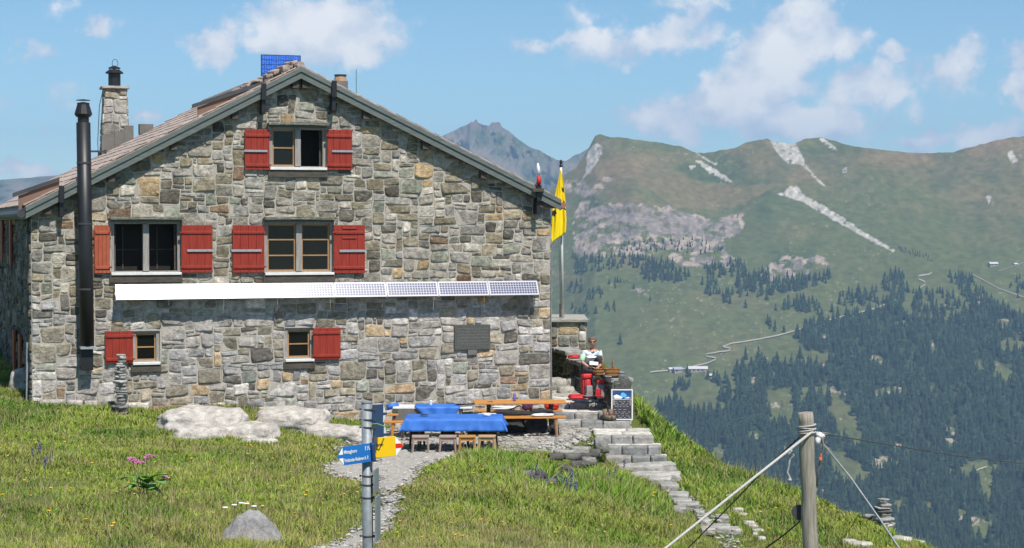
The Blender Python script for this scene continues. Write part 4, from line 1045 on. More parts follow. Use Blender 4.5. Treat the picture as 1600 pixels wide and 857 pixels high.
# cable hanging from the strip
cx, cz = F2(432, 478, -.05); cpx = [F2(a, b_, -.04) for a, b_ in ((450, 470), (437, 472), (430, 482), (429, 500), (434, 510), (446, 512))]
for pts_, rad_, yy_ in ((cpx, .009, -.045), ([F2(340, 571, -.04), F2(430, 567, -.04), F2(530, 560, -.04), F2(612, 548, -.04)], .006, -.045), ([F2(862, 380, -.03), F2(861, 500, -.03), F2(862, 630, -.03)], .012, -.03)):
    q = MB(); q.tube([(a, yy_, b_) for a, b_ in pts_], rad_, 6); q.build('cable', 'steel', hut)
# plaque ---------------------------------------------------------------
ax, az_ = F2(710, 508, -.05); bx_, bz_ = F2(766, 546, -.05)
q = MB(); q.bx(ax, bx_, -.065, -.02, bz_, az_); pq = q.build('plaque', 'plaque', hut, bevel=.006)
q = MB(); mx_ = (ax + bx_) / 2; q.bx(mx_ - .11, mx_ + .11, -.07, -.025, bz_ - .12, bz_ - .004); q.build('small_plate', 'board_grey', pq)
# faint rows of raised relief on the plaque
q = MB(); r_ = random.Random(3)
for j in range(6):
    x = ax + .07
    while x < bx_ - .08:
        w_ = r_.uniform(.012, .03); q.bx(x, x + w_, -.0675, -.0655, az_ - .08 - j * .07 - .02, az_ - .08 - j * .07); x += w_ + r_.uniform(.006, .02)
q.build('relief', 'board_grey', pq)

# stone chimney at the far end of the left slope ------------------------
cb = empty('chimney', (3.15, 12.55, 0)); cb.parent = hut
tp = P(182, 141, 54).z - HO.z; ct = MB()
hwb, hwt = .42, .30; zb = roof_z(2.6) - .3
def ctap(z): f_ = (z - zb) / (tp - zb); return hwb + (hwt - hwb) * f_
core = [(-1, -1), (1, -1), (1, 1), (-1, 1)]
vs = [(a * (hwb - .03), b_ * (hwb - .03), zb) for a, b_ in core] + [(a * (hwt - .03), b_ * (hwt - .03), tp) for a, b_ in core]
ct.add(vs, [(0, 1, 5, 4), (1, 2, 6, 5), (2, 3, 7, 6), (3, 0, 4, 7), (4, 5, 6, 7)], m=1)
for q_, (ux_, uy_) in enumerate(((1, 0), (0, 1), (-1, 0), (0, -1))):
    nxv, nyv = uy_, -ux_
    def to3(u, v, d, ux_=ux_, uy_=uy_, nxv=nxv, nyv=nyv):
        h_ = ctap(v + zb); s_ = (u / .8 * 2 - 1) * h_
        return (ux_ * s_ + nxv * (h_ - .02 + d * .8), uy_ * s_ + nyv * (h_ - .02 + d * .8), v + zb)
    masonry(ct, .8, tp - zb, lambda u, v: True, to3, seed=40 + q_, depth=.035, unit=.1)
ct.build('stack', ['stone', 'mortar'], cb, smooth=True)
q = MB(); q.box((0, 0, tp + .035), (.76, .76, .07)); q.build('capping_slab', 'slab', cb, bevel=.01)
q = MB(); q.lathe((0, 0, tp + .07), [(.17, 0), (.17, .36), (.15, .38)], 16); q.lathe((0, 0, tp + .47), [(.25, -.03), (.25, 0), (.14, .08)], 16); q.lathe((0, 0, tp + .58), [(.17, 0), (.17, .02), (.03, .08)], 16)
for an_ in range(4): q.tube([(.13 * math.cos(an_ * 1.57), .13 * math.sin(an_ * 1.57), tp + .5), (.13 * math.cos(an_ * 1.57), .13 * math.sin(an_ * 1.57), tp + .6)], .012, 5)
q.tube([(.02 + .08 * math.cos(t_), 0, tp + .72 + .12 * math.sin(t_)) for t_ in np.linspace(-.6, 3.8, 12)], .008, 5)
q.build('cowl', 'black_metal', cb)
q = MB()
def rzl(x): return roof_z(3.15 + x)
for (xa, xb, py_) in ((-.42, -.08, 212), (-.075, .19, 206), (.195, .45, 197)):
    q.bx(xa, xb, -.62, -.48, rzl(xa) - .1, P(180, py_, 53.4).z - HO.z)
q.build('flashing_board', 'board_grey', cb)
q = MB(); q.tube([(-.36, -.45, tp - .05), (-.47, -.5, tp - .5), (-.52, -.5, tp - 1.5), (-.5, -.5, tp - 2.2)], .01, 5); q.build('wire', 'black_metal', cb)
q = MB(); q.bx(.62, 1.0, -.6, -.3, roof_z(3.9) + .02, roof_z(3.9) + .30); q.build('roof_hatch', 'board_grey', cb)

# right-hand chimney pot behind the ridge
c2 = empty('chimney', (0, 0, 0)); c2.parent = hut
x2, z2 = F2(530, 140, 3.0); c2.location = (x2 + .0, 3.0, 0)
zz = F2(530, 121, 3.0)[1]
q = MB(); q.bx(-.17, .17, -.2, .2, roof_z(x2 + .2) - .2, zz - .10); q.build('stack', 'board_grey', c2)
q = MB(); q.lathe((0.03, 0, zz - .10), [(.16, 0), (.13, .13)], 14); q.build('pot', 'brownpot', c2); q = MB(); q.lathe((0.03, 0, zz + .03), [(.15, 0), (.15, .03)], 14); q.build('rim', 'black_metal', c2)
q = MB(); q.prism([(-.45, -.2, zz - .22), (-.15, -.2, zz - .08), (-.1, -.2, zz - .2), (-.1, -.2, zz - .5), (-.45, -.2, zz - .5)], (0, .4, 0)); q.build('side_slab', 'board_grey', c2)
q = MB(); q.tube([(.42, 0, roof_z(x2 + .42)), (.42, 0, zz + .2)], .007, 5); q.build('antenna', 'black_metal', c2)

# blue panel on the ridge
xa, za = F2(408, 118, 2.6); xb, zb_ = F2(470, 87, 2.6)
q = MB(); q.bx(xa, xb, 2.6, 2.64, roof_z(RX0) - .55, zb_)
M['blue_cell'] = mat('polycrystal_cell', (.02, .10, .60), (.10, .30, .85), scale=60, rough=.35, lo=.45, hi=.62)
o = q.build('ridge_solar_panel', 'sign_navy', hut)
q = MB(); w_ = (xb - xa); nc = 16; nrw = 9; cw = (w_ - .04) / nc; hh_ = zb_ - (roof_z(RX0) - .5); ch = hh_ / nrw
for a in range(nc):
    for b_ in range(nrw): q.bx(xa + .02 + a * cw + .005, xa + .02 + (a + 1) * cw - .005, 2.594, 2.599, zb_ - .02 - (b_ + 1) * ch + .012, zb_ - .02 - b_ * ch - .002)
q.build('cells', 'blue_cell', o)
q = MB(); q.bx(xa + .1, xa + .14, 2.65, 2.69, RZ - .7, zb_ - .05); q.bx(xb - .14, xb - .1, 2.65, 2.69, RZ - .3, zb_ - .05); q.build('frame', 'iron', o)
# left side wall: shutters and drip pipe seen at a grazing angle
for (yy, z_, hh_) in ((2.2, 1.15, 1.1), (5.5, 3.75, 1.2), (9.3, 3.75, 1.2), (4.4, 1.15, 1.1)):
    s = MB(); s.bx(-.12, -.07, yy, yy + .45, z_, z_ + hh_); s.build('shutter', 'red_pale', hut)
    s = MB(); s.bx(-.09, -.05, yy + .47, yy + 1.2, z_, z_ + hh_); s.build('window', 'interior', hut)
q = MB(); q.tube([(-.10, .25, .6), (-.08, .2, 2.2)], .022, 8); q.build('drip_pipe', 'iron', hut)
# ------------------------------------------------------------------ stone steps, parapet, terrace wall
def sx(px, py, Y): return P(px, py, Y).x
st = empty('stone_staircase', P(985, 715, 40.5)); st.location.z = -5.2
tag(st, 'flight of pale stone steps climbing past the right corner of the hut', 'stairs')
r_ = random.Random(21)
for (a, b, Y0, zt_, zb_, Y1) in STEPS:
    x0 = sx(a, 660, Y0); x1 = sx(b, 660, Y0); q = MB(); x = x0
    while x < x1 - .12:
        w_ = min(r_.uniform(.34, .6), x1 - x)
        if x1 - x - w_ < .2: w_ = x1 - x
        hgt = zt_ - zb_ + .12; col = r_.choice([(.30, .295, .285), (.34, .33, .31), (.25, .25, .245), (.36, .34, .31)])
        q.rock((x + w_ / 2, Y0 + .2, zt_ - hgt / 2 + r_.uniform(-.008, .008)), (w_ * 1.14, .46, hgt * 1.16), (0, 0, r_.uniform(-.02, .02)), r_.randrange(99), col, n=8, boxy=.93, amp=.04)
        x += w_
    # tread slabs behind the kerb stones
    y = Y0 + .3
    while y < Y1 + .1:
        x = x0
        d_ = min(.75, Y1 + .15 - y)
        while x < x1 - .05:
            w_ = min(r_.uniform(.5, .9), x1 - x + .02); q.rock((x + w_ / 2, y + d_ / 2, zt_ - .06 + r_.uniform(-.01, .01)), (w_ * 1.16, d_ * 1.2, .15), (0, 0, r_.uniform(-.04, .04)), r_.randrange(99), shade(r_, (.62, .59, .53), .85, 1.1), n=7, boxy=.94, amp=.035); x += w_
        y += d_ if d_ > .05 else 1
    o = q.build('step', 'rock', st, smooth=True); o.location = -st.location
# mortar joints behind the stones are the ground itself; the flat stones lower down lie loose
SL = [(1010, 737, 40.0, 92, 15), (1024, 750, 39.5, 80, 12), (1030, 766, 38.8, 38, 12), (1044, 780, 38.0, 30, 11), (1060, 794, 37.2, 32, 10), (1066, 803, 36.6, 30, 8), (1074, 811, 36.2, 36, 8), (1062, 824, 35.5, 20, 7), (1100, 838, 34.4, 18, 7), (1122, 848, 33.8, 40, 9), (1092, 822, 35.4, 14, 6),
      (1128, 820, 35.2, 20, 8), (1148, 838, 34.0, 16, 7), (1105, 852, 33.4, 22, 6)]
for i, (a, b, Y0, wpx, hpx_) in enumerate(SL):
    c = P(a, b, Y0); w_ = wpx * Y0 / F; z = g1(c.x, c.y) if i > 1 else c.z + .0
    q = MB(); q.rock((0, 0, 0), (w_ * 1.15, .55 if i < 5 else .4, hpx_ * Y0 / F * 1.1 + .05), (0, 0, 0), 30 + i, shade(r_, (.42, .40, .365), .8, 1.05), n=9, boxy=.86, amp=.08, freq=1.6)
    o = q.build('stone_slab', 'rock', smooth=True, loc=(c.x, c.y, max(z + .05, c.z)), rot=(0.04, r_.uniform(-.04, .04), r_.uniform(-.15, .15)))
    lb = ['wide grey slab as the first rough step below the built stairs', 'wide grey slab, second rough step below the built stairs'][i] if i < 2 else 'loose flat grey stone on the rough footpath below the stairs'
    tag(o, lb, 'stone', 'flat stones stepping down below the stairs')
# small stone row at the right of the footpath
for i, (a, b, Y0) in enumerate([(1153, 812, 36.5), (1160, 820, 36.0), (1170, 832, 35.2), (1176, 838, 34.9), (1184, 846, 34.4), (1180, 852, 34.0), (1190, 858, 33.6), (1138, 796, 37.4)]):
    c = P(a, b, Y0); q = MB(); q.rock((0, 0, 0), (r_.uniform(.12, .26), .2, r_.uniform(.08, .14)), (0, 0, 0), 60 + i, (.5, .47, .42), n=5, boxy=.6, amp=.12)
    tag(q.build('small_stone', 'rock', smooth=True, loc=(c.x, c.y, g1(c.x, c.y) + .04)), 'small pale stone in the row edging the right of the footpath', 'stone', 'small stones edging the footpath')
# dark dry-stone face in the grass bank
bk = empty('retaining_wall', P(905, 715, 38.6)); tag(bk, 'rough dark dry-stone bank wall half sunk in grass below the terrace', 'stone wall')
BKS = []
q = MB()
for (a, b, Y0, w_, h_, cl) in [(882, 712, 38.5, .5, .18, .36), (905, 708, 38.9, .45, .2, .33), (868, 722, 38.0, .34, .14, .12), (893, 722, 38.2, .4, .13, .14), (912, 718, 38.5, .3, .2, .12), (935, 697, 39.6, .2, .3, .3), (944, 704, 39.9, .22, .22, .22), (928, 712, 38.9, .3, .2, .13),
                                (836, 752, 35.6, .3, .14, .10), (826, 744, 35.9, .3, .14, .2), (845, 748, 35.8, .25, .2, .1), (860, 757, 35.4, .3, .14, .13), (835, 762, 35.2, .22, .16, .08), (903, 731, 37.8, .35, .16, .14), (920, 724, 38.2, .34, .18, .28), (880, 735, 37.2, .3, .14, .1), (812, 752, 35.6, .22, .12, .2), (872, 748, 36.3, .25, .15, .09), (790, 746, 36, .3, .1, .22)]:
    c = P(a, b, Y0); BKS.append((c.x, c.y, w_)); z = max(c.z, g1(c.x, c.y)); q.rock((c.x, c.y, z + .04), (w_, .3, h_), (0, 0, r_.uniform(-.3, .3)), r_.randrange(99), (cl, cl * .96, cl * .88), n=5, boxy=.6, amp=.2)
o = q.build('stones', 'rock', bk, smooth=True); o.location = -bk.location

# parapet beside the steps (its shaded face looks to the left)
PA = P(862, 560, 49.0).xy; PB = P(958, 610, 43.0).xy
pd = (PA - PB); PL = pd.length; pd = pd / PL
par = empty('stone_parapet', (PB.x, PB.y, -4.4)); tag(par, 'low stone parapet stepping down beside the stairs, its inner face in shade', 'parapet wall')
def par_t(px_):   # distance along the wall from its near end where it crosses picture column px_
    lo_, hi_ = 0, PL
    for _ in range(40):
        m_ = (lo_ + hi_) / 2; p = PB + pd * m_
        if 800 + F * p.x / p.y > px_: lo_ = m_
        else: hi_ = m_
    return lo_
def zt(px_, py_):
    p = PB + pd * par_t(px_); return P(px_, py_, p.y).z
segs = [(958, 933, 590, 588), (933, 911, 586, 585), (911, 886, 566, 563), (886, 862, 550, 545)]
q = MB(); c1 = MB(); ang = math.atan2(pd.y, pd.x); pn = Vector((-pd.y, pd.x)); pn = pn if pn.x < 0 else -pn
for (a, b, ya, yb) in segs:
    t0, t1 = par_t(a), par_t(b); t1 = PL if b == 862 else t1; z_ = (zt(a, ya) + zt(b if b != 862 else 863, yb)) / 2 + 4.4
    def pt(t, off, z): p = pd * t - pn * off; return (p.x, p.y, z)
    q.add([pt(t0, 0, -.5), pt(t1, 0, -.5), pt(t1, .45, -.5), pt(t0, .45, -.5), pt(t0, 0, z_ - .07), pt(t1, 0, z_ - .07), pt(t1, .45, z_ - .07), pt(t0, .45, z_ - .07)], [(0, 1, 5, 4), (2, 3, 7, 6), (1, 2, 6, 5), (3, 0, 4, 7), (4, 5, 6, 7)], m=1)
    masonry(q, t1 - t0, z_ + .3, lambda u, v: True, lambda u, v, d, t0=t0: pt(t0 + u, -d, v - .37), seed=int(a), dark=.42, unit=.1)  # stones coloured darker to deepen this face's shade
    t = t0 - .02
    while t < t1:
        w_ = min(.6, t1 - t + .02); p = pd * (t + w_ / 2) - pn * .22; c1.rock((p.x, p.y, z_ - .03), (w_ * 1.12, .62, .12), (0, 0, ang), int(t * 10) + 5, (.36, .35, .32), n=6, boxy=.9, amp=.05); t += w_
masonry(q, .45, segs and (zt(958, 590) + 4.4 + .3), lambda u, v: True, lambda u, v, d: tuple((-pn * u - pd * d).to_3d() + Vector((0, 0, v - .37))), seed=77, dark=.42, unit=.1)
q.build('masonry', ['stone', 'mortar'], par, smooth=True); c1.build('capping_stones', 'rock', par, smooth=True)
# low boulders at the right end of the parapet
for i, (a, b, Y0, w_, h_, cc_) in enumerate([(972, 604, 43.2, .36, .5, .10), (962, 620, 43.3, .4, .5, .08)]):
    c = P(a, b, Y0); q = MB(); q.rock((0, 0, 0), (w_, .4, h_), (0, 0, .3), 80 + i, (cc_, cc_, cc_ * .95), n=6, boxy=.6, amp=.12)
    tag(q.build('dark_boulder', 'rock', smooth=True, loc=c), ['dark boulder behind the upper part of the menu board', 'dark boulder behind the lower left of the menu board'][i], 'boulder')
# terrace wall under the flagpole
wa = P(858, 500, 50.2); wb = P(916, 500, 50.2)
tw = empty('terrace_wall', (wa.x, 50.2, -4.3)); tag(tw, 'sunlit stone wall with a flat capping slab under the flagpole', 'stone wall')
q = MB(); hW = wa.z + 4.3; wW = wb.x - wa.x; q.bx(0, wW, 0, 2.5, -.4, hW - .06, m=1)
masonry(q, wW, hW - .06, lambda u, v: True, lambda u, v, d: (u, -d, v), seed=91, unit=.11, depth=.03)
masonry(q, 2.5, hW - .06, lambda u, v: True, lambda u, v, d: (wW + d, u, v), seed=92, unit=.11, depth=.03)
q.build('masonry', ['stone', 'mortar'], tw, smooth=True)
q = MB(); q.bx(-.05, wW + .05, -.1, 2.6, hW - .06, hW + .02); q.build('capping_slab', 'slab', tw, bevel=.012)
# low broken stones at the foot of the corner
for i, (a, b, Y0, w_, h_) in enumerate([(872, 602, 46.5, .5, .4), (884, 612, 46.0, .45, .3), (893, 600, 46.6, .4, .35)]):
    c = P(a, b, Y0); q = MB(); q.rock((0, 0, 0), (w_, .4, h_), (0, 0, .3 * i), 84 + i, (.42, .40, .36), n=6, boxy=.5, amp=.14)
    tag(q.build('pale_boulder', 'rock', smooth=True, loc=c), ['pale boulder beside the hut corner, farthest left of three', 'pale boulder in front, lowest of three by the shaded parapet', 'pale boulder nearest the shaded parapet, upper right of three'][i], 'boulder', 'pale boulders at the top of the stairs')

# ------------------------------------------------------------------ flagpole and flags
fp = P(879, 496, 50.6); ft_ = P(876.5, 258, 50.6)
pole = empty('flagpole', (fp.x, 50.6, fp.z - .05)); tag(pole, 'slim pale flagpole on the terrace wall behind the hut corner', 'flagpole')
q = MB(); H_ = ft_.z - fp.z; q.tube([(0, 0, 0), (ft_.x - fp.x, 0, H_)], [.045, .03], 12); q.build('pole', 'white', pole, smooth=True)
q = MB(); q.lathe((ft_.x - fp.x, 0, H_), [(.04, 0), (.05, .03), (.03, .08), (.045, .11), (.03, .17), (.005, .19)], 10); q.build('finial', 'black_metal', pole)
q = MB(); q.tube([(-.06, -.06, .4), (-.1, -.06, H_ * .5), (-.04, -.06, H_ - .1)], .006, 5); q.build('halyard', 'dark_rope', pole)
q = MB(); q.bx(-.09, -.04, -.05, .0, .05, .4); q.build('cleat', 'dark_wood', pole)
# hanging flag, folded
out = [(876, 266), (881, 290), (883, 315), (885, 345), (884, 365), (857, 384), (856, 378), (862, 350), (864, 320), (870, 290)]
def fcol(s, t):   # s across 0..1, t down 0..1
    top = (876.5 + t * 1.2, 266 + t * 0)
    yR = 266 + t * 98; xR = np.interp(yR, [266, 290, 315, 345, 365], [877, 881.5, 883.5, 885, 884])
    yL = 266 + t * 118; xL = np.interp(yL, [266, 290, 320, 350, 378, 384], [875.5, 870.5, 864, 861, 856.5, 856])
    return xL + (xR - xL) * s, yL + (yR - yL) * s
nx_, nz_ = 26, 44; q = MB(); vs = []; msk = []
for j in range(nz_ + 1):
    for i in range(nx_ + 1):
        s_, t_ = i / nx_, j / nz_; a, b = fcol(s_, t_)
        Yv = 50.45 + .045 * math.sin(s_ * 9 + t_ * 2.2) * min(1, t_ * 3 + .2) + .015 * math.sin(s_ * 23 - t_ * 5)
        vs.append(P(a, b, Yv)); msk.append((a, b))
b0 = len(q.v); q.v += [tuple(v) for v in vs]; q.c += [(1, 1, 1)] * len(vs)
BL = [[(861, 331), (868, 327), (870, 333), (867, 339), (862, 338), (860, 345)], [(877, 320), (882, 313), (884, 330), (880, 327), (875, 329)], [(877, 292), (881, 295), (882, 303), (879, 300)], [(860, 349), (863, 352), (861, 357)]]
for j in range(nz_):
    for i in range(nx_):
        k = j * (nx_ + 1) + i; a = (msk[k][0] + msk[k + 1][0]) / 2; b = (msk[k][1] + msk[k + nx_ + 1][1]) / 2
        q.f.append([k, k + 1, k + nx_ + 2, k + nx_ + 1]); q.m.append(1 if any(in_poly(np.array([a]), np.array([b]), pl)[0] for pl in BL) else 0)
o = q.build('flag', ['flag', 'flag_black'], smooth=True); sm = o.modifiers.new('cloth', 'SOLIDIFY'); sm.thickness = .006
tag(o, 'yellow flag with black emblem patches hanging limp from the flagpole', 'flag')
# little furled flag on the eave
c = P(841, 296, 44.0); tf_ = empty('pennant_staff', c); tag(tf_, 'short staff with a furled red and white pennant on the eave', 'flag staff')
q = MB(); q.tube([(0, 0, -.1), (-.01, 0, .62)], .014, 8); q.build('staff', 'grey_wood', tf_)
q = MB(); q.tube([(0, 0, .10), (.02, -.01, .2), (.0, 0, .32)], [.05, .055, .035], 8); q.build('red_cloth', 'red_cloth', tf_, smooth=True)
q = MB(); q.tube([(0, 0, .31), (.005, -.01, .45), (-.01, 0, .60)], [.036, .045, .02], 8); q.build('white_cloth', 'white_cloth', tf_, smooth=True)
q = MB(); q.bx(-.13, .13, -.1, .1, -.06, .02); q.build('mount', 'dark_wood', tf_)

# ------------------------------------------------------------------ tables, benches, stools
def stool(px_, Y0, mt, label, rz):
    x = sx(px_, 705, Y0); r = empty('stool', (x, Y0, TER), rz); tag(r, label, 'stool', 'wooden stools along the front of the blue table')
    q = MB(); q.bx(-.17, .17, -.15, .15, .365, .395); q.build('seat', mt, r, bevel=.006)
    q = MB()
    for s_ in (-1, 1):
        q.bx(-.13, .13, s_ * .115 - .01, s_ * .115 + .01, .30, .364); q.bx(s_ * .135 - .01, s_ * .135 + .01, -.105, .105, .32, .384)
    q.build('apron', mt, r)
    for a in (-1, 1):
        for b in (-1, 1):
            q = MB(); q.tube([(a * .165, b * .145, 0), (a * .135, b * .115, .364)], [.017, .026], 4); q.build('leg', mt, r)
    return r
stool(657, 37.82, 'stool_grey', 'greyish wooden stool, leftmost of the four at the blue table', .05); stool(700, 37.82, 'stool_grey', 'greyish wooden stool, second from the left at the blue table', -.04)
stool(730, 37.82, 'stool_orange', 'orange-brown wooden stool, third from the left at the blue table', .02); stool(761, 37.84, 'stool_tan', 'tan wooden stool, rightmost of the four at the blue table', -.06)
for i, (px_, Y0) in enumerate([(652, 39.15), (700, 39.2), (742, 39.15), (765, 39.2)]):
    o = stool(px_ , Y0, 'dark_wood', ['dark stool behind the blue table, leftmost', 'dark stool behind the blue table, second from left', 'dark stool behind the blue table, third from left', 'dark stool behind the blue table, rightmost'][i], .03 * i); o['group'] = 'dark stools behind the blue table'; o.scale = (.92, .92, .92)
def table(name, x0, x1, y0, y1, z, label, top='orange_wood', leg='dark_wood', rz=0, trestle=False, group=None, th=.035, inset=.25):
    r = empty(name, ((x0 + x1) / 2, (y0 + y1) / 2, TER), rz); tag(r, label, 'bench' if 'bench' in name else 'table', group); hx, hy = (x1 - x0) / 2, (y1 - y0) / 2; h = z - TER
    q = MB(); np_ = 3 if 'table' in name else 1
    for i in range(np_): q.bx(-hx, hx, -hy + 2 * hy * i / np_ + .003, -hy + 2 * hy * (i + 1) / np_ - .003, h - th, h)
    q.build('tabletop' if 'table' in name else 'seat', top, r, bevel=.006)
    for a in (-1, 1):
        q = MB(); xx = a * (hx - inset)
        if trestle:
            q.bx(xx - .04, xx + .04, -.07, .07, .05, h - th - .001); q.bx(xx - .04, xx + .04, -hy * .8, hy * .8, 0, .05); q.bx(xx - .035, xx + .035, -hy * .85, hy * .85, h - th - .07, h - th - .002)
            q.build('leg', leg, r, bevel=.005)
        else:
            for b in (-1, 1):
                q = MB(); q.tube([(xx + a * .03, b * (hy - .05), 0), (xx, b * (hy - .06), h - th - .001)], [.025, .038], 6); q.build('leg', leg, r)
    return r
TZ = -3.895
x0, x1 = sx(634, 660, 37.95), sx(783, 660, 37.95)
table('table', x0 + .02, x1 - .02, 38.05, 38.95, TZ - .01, 'long table in front, hidden under a blue cloth', 'dark_wood', 'dark_wood')
M['cloth_under'] = mat('cloth_underside', (.45, .52, .68), (.4, .46, .62), rough=.8)
def tablecloth(x0, x1, y0, y1, z, drop, label, seed, flare=.05, left_fold=True):
    nx, ny = 60, 26; dr = drop; q = MB()
    XX = np.concatenate([np.linspace(-dr, 0, 7)[:-1], np.linspace(0, x1 - x0, nx), np.linspace(0, dr, 7)[1:] + (x1 - x0)]).tolist()
    YY = np.concatenate([np.linspace(-dr, 0, 7)[:-1], np.linspace(0, y1 - y0, ny), np.linspace(0, dr, 7)[1:] + (y1 - y0)]).tolist()
    Lx, Ly = x1 - x0, y1 - y0; vs = []
    for v in YY:
        for u in XX:
            ox = min(u, 0) if u < 0 else max(u - Lx, 0); oy = min(v, 0) if v < 0 else max(v - Ly, 0)
            fall = max(abs(ox), abs(oy)); k = fall / dr
            wv = .035 * mnoise.noise(Vector((u * 3.5, seed, 0))) + .03 * mnoise.noise(Vector((u * 9, seed, 4 + v * 4))) if oy else .025 * math.sin(v * 8 + seed)
            cx_ = min(max(u, 0), Lx); cy_ = min(max(v, 0), Ly)
            sgx = (ox > 0) - (ox < 0); sgy = (oy > 0) - (oy < 0)
            corner = min(abs(ox), abs(oy)) / dr
            px_ = cx_ + sgx * (.012 + k * (flare + wv) * (1 if abs(ox) >= abs(oy) else .5) + corner * .07)
            py_ = cy_ + sgy * (.012 + k * (flare + wv) * (1 if abs(oy) >= abs(ox) else .5) + corner * .07)
            vs.append((x0 + px_, y0 + py_, z - fall * .96 + (.008 * mnoise.noise(Vector((u * 4, v * 4, seed))) if fall == 0 else 0) - .0))
    n = len(XX); fs = [(j * n + i, j * n + i + 1, (j + 1) * n + i + 1, (j + 1) * n + i) for j in range(len(YY) - 1) for i in range(n - 1)]
    q.add(vs, fs); o = q.build('tablecloth', ['blue_cloth', 'cloth_under'], smooth=True); md = o.modifiers.new('thick', 'SOLIDIFY'); md.thickness = .004; md.material_offset = 1; md.offset = -1
    tag(o, label, 'tablecloth'); return o
tablecloth(x0 - .02, x1 + .02, 38.02, 38.98, TZ + .006, .26, 'bright blue cloth draped over the long front table', 1)
# table behind with a cloth laid askew
xa, xb = sx(614, 640, 40.6), sx(738, 640, 40.6)
table('table', xa, xb, 40.5, 41.15, TZ - .005, 'table by the wall with a white edge and a blue cloth laid askew', 'white', 'dark_wood')
q = MB(); q.bx(xa + .12, xb - .5, 40.51, 40.53, TZ - .30, TZ - .045); o = q.build('hanging_board', 'board_grey'); tag(o, 'brown board hanging under the front edge of the table by the wall', 'board')
ca, cb_ = sx(651, 640, 40.5), sx(716, 640, 40.5)
q = MB(); vs = []; fs = []
nj = 14
for j in range(nj + 1):       # top part then the pointed drop
    t_ = j / nj
    for i in range(21):
        s_ = i / 20
        if t_ < .4: y_ = 41.1 - t_ / .4 * .61; z_ = TZ + .012 + .004 * math.sin(s_ * 30); xx0, xx1 = ca - .05, cb_ + .05
        else:
            k = (t_ - .4) / .6; y_ = 40.475 - .012 * math.sin(s_ * 17) - .02 * k; z_ = TZ + .01 - .27 * k; xx0, xx1 = ca - .05 + k * .28, cb_ + .05 - k * .15
        vs.append((xx0 + (xx1 - xx0) * s_, y_, z_))
fs = [(j * 21 + i, j * 21 + i + 1, (j + 1) * 21 + i + 1, (j + 1) * 21 + i) for j in range(nj) for i in range(20)]
q.add(vs, fs); o = q.build('tablecloth', ['blue_cloth', 'cloth_under'], smooth=True); md = o.modifiers.new('thick', 'SOLIDIFY'); md.thickness = .004
tag(o, 'small blue cloth hanging in a point from the table by the wall', 'tablecloth')
q = MB(); q.tube([(sx(606, 640, 40.8), 40.7, TZ - .02), (sx(622, 637, 40.8), 40.8, TZ + .02)], [.07, .05], 8); o = q.build('folded_cloth', 'blue_cloth', smooth=True); tag(o, 'crumpled blue cloth end at the left end of the table by the wall', 'cloth')
table('bench', sx(596, 657, 40.1), sx(662, 657, 40.1), 39.95, 40.22, -4.15, 'orange bench end sticking out between the two blue-clothed tables', 'orange_wood', 'orange_wood')
table('bench', sx(598, 649, 41.6), sx(628, 649, 41.6) + .3, 41.45, 41.7, -4.15, 'short orange bench behind the left end of the table by the wall', 'orange_wood', 'dark_wood')
def dish(a, b, Y0, z, r0, label, mt='white', h=.025):
    c = P(a, b, Y0); q = MB(); q.lathe((0, 0, 0), [(r0 * .5, 0), (r0 * .6, .004), (r0, h), (r0 * .96, h), (r0 * .55, .01)], 20)
    tag(q.build('plate', mt, smooth=True, loc=(c.x, Y0, z)), label, 'plate')
dish(722, 640, 40.75, TZ + .004, .16, 'white plate on the right end of the table by the wall'); dish(734, 641, 40.8, TZ + .006, .13, 'second white plate at the very right edge of the table by the wall')
dish(663, 656, 38.5, TZ + .012, .1, 'cream plate on the left half of the blue front table', 'yellow_cloth')
c = P(673, 632, 40.9); q = MB(); q.lathe((0, 0, 0), [(.03, 0), (.03, .09), (.02, .1)], 12); tag(q.build('cup', 'white', loc=(c.x, 40.9, TZ + .012)), 'small white cup on the blue cloth by the wall', 'cup')
# hiker's table and bench at the right
tx0, tx1 = sx(740, 632, 41.3), sx(884, 632, 41.5)
table('table', tx0, tx1, 41.2, 41.95, -3.87, 'bare orange-brown wooden table against the wall at the right', 'orange_wood', 'dark_wood', rz=math.radians(4), trestle=True, inset=.32)
table('bench', sx(752, 652, 40.9), sx(884, 652, 40.9), 40.7, 41.02, -4.13, 'long orange-brown bench in front of the bare wooden table', 'orange_wood', 'honey', inset=.22, rz=math.radians(3))
table('bench', sx(745, 650, 42.3), sx(878, 650, 42.4), 42.15, 42.45, -4.13, 'long bench behind the bare wooden table, against the wall', 'orange_wood', 'dark_wood', rz=math.radians(3))
def heap(name, a, b, Y0, size, mt, label, cat, seed, rz=0, zoff=0, amp=.22, z=None):
    c = P(a, b, Y0); q = MB(); q.rock((0, 0, 0), size, (0, 0, rz), seed, n=9, boxy=.55, amp=amp, freq=1.8)
    tag(q.build(name, mt, smooth=True, loc=(c.x, Y0, (c.z if z is None else z) + zoff)), label, cat)
BZ = -4.13
heap('towel', 848, 648, 40.85, (.52, .24, .06), 'white_cloth', 'white folded towel on the right half of the front bench', 'towel', 3, z=BZ + .035)
heap('jacket', 800, 649, 41.1, (.95, .3, .12), 'black_cloth', 'black jacket spread along the front bench', 'jacket', 4, z=BZ + .05)
heap('jacket', 737, 651, 40.9, (.5, .3, .09), 'black_cloth', 'grey-black garment left of the cream cloth on the bench', 'jacket', 5, z=BZ + .045)
heap('towel', 760, 648, 40.8, (.52, .26, .07), 'yellow_cloth', 'cream and yellow cloth on the left end of the front bench', 'towel', 6, z=BZ + .04)
heap('towel', 722, 648, 40.6, (.3, .24, .06), 'white_cloth', 'white cloth right of the pointed blue tablecloth', 'towel', 7, z=BZ + .04)
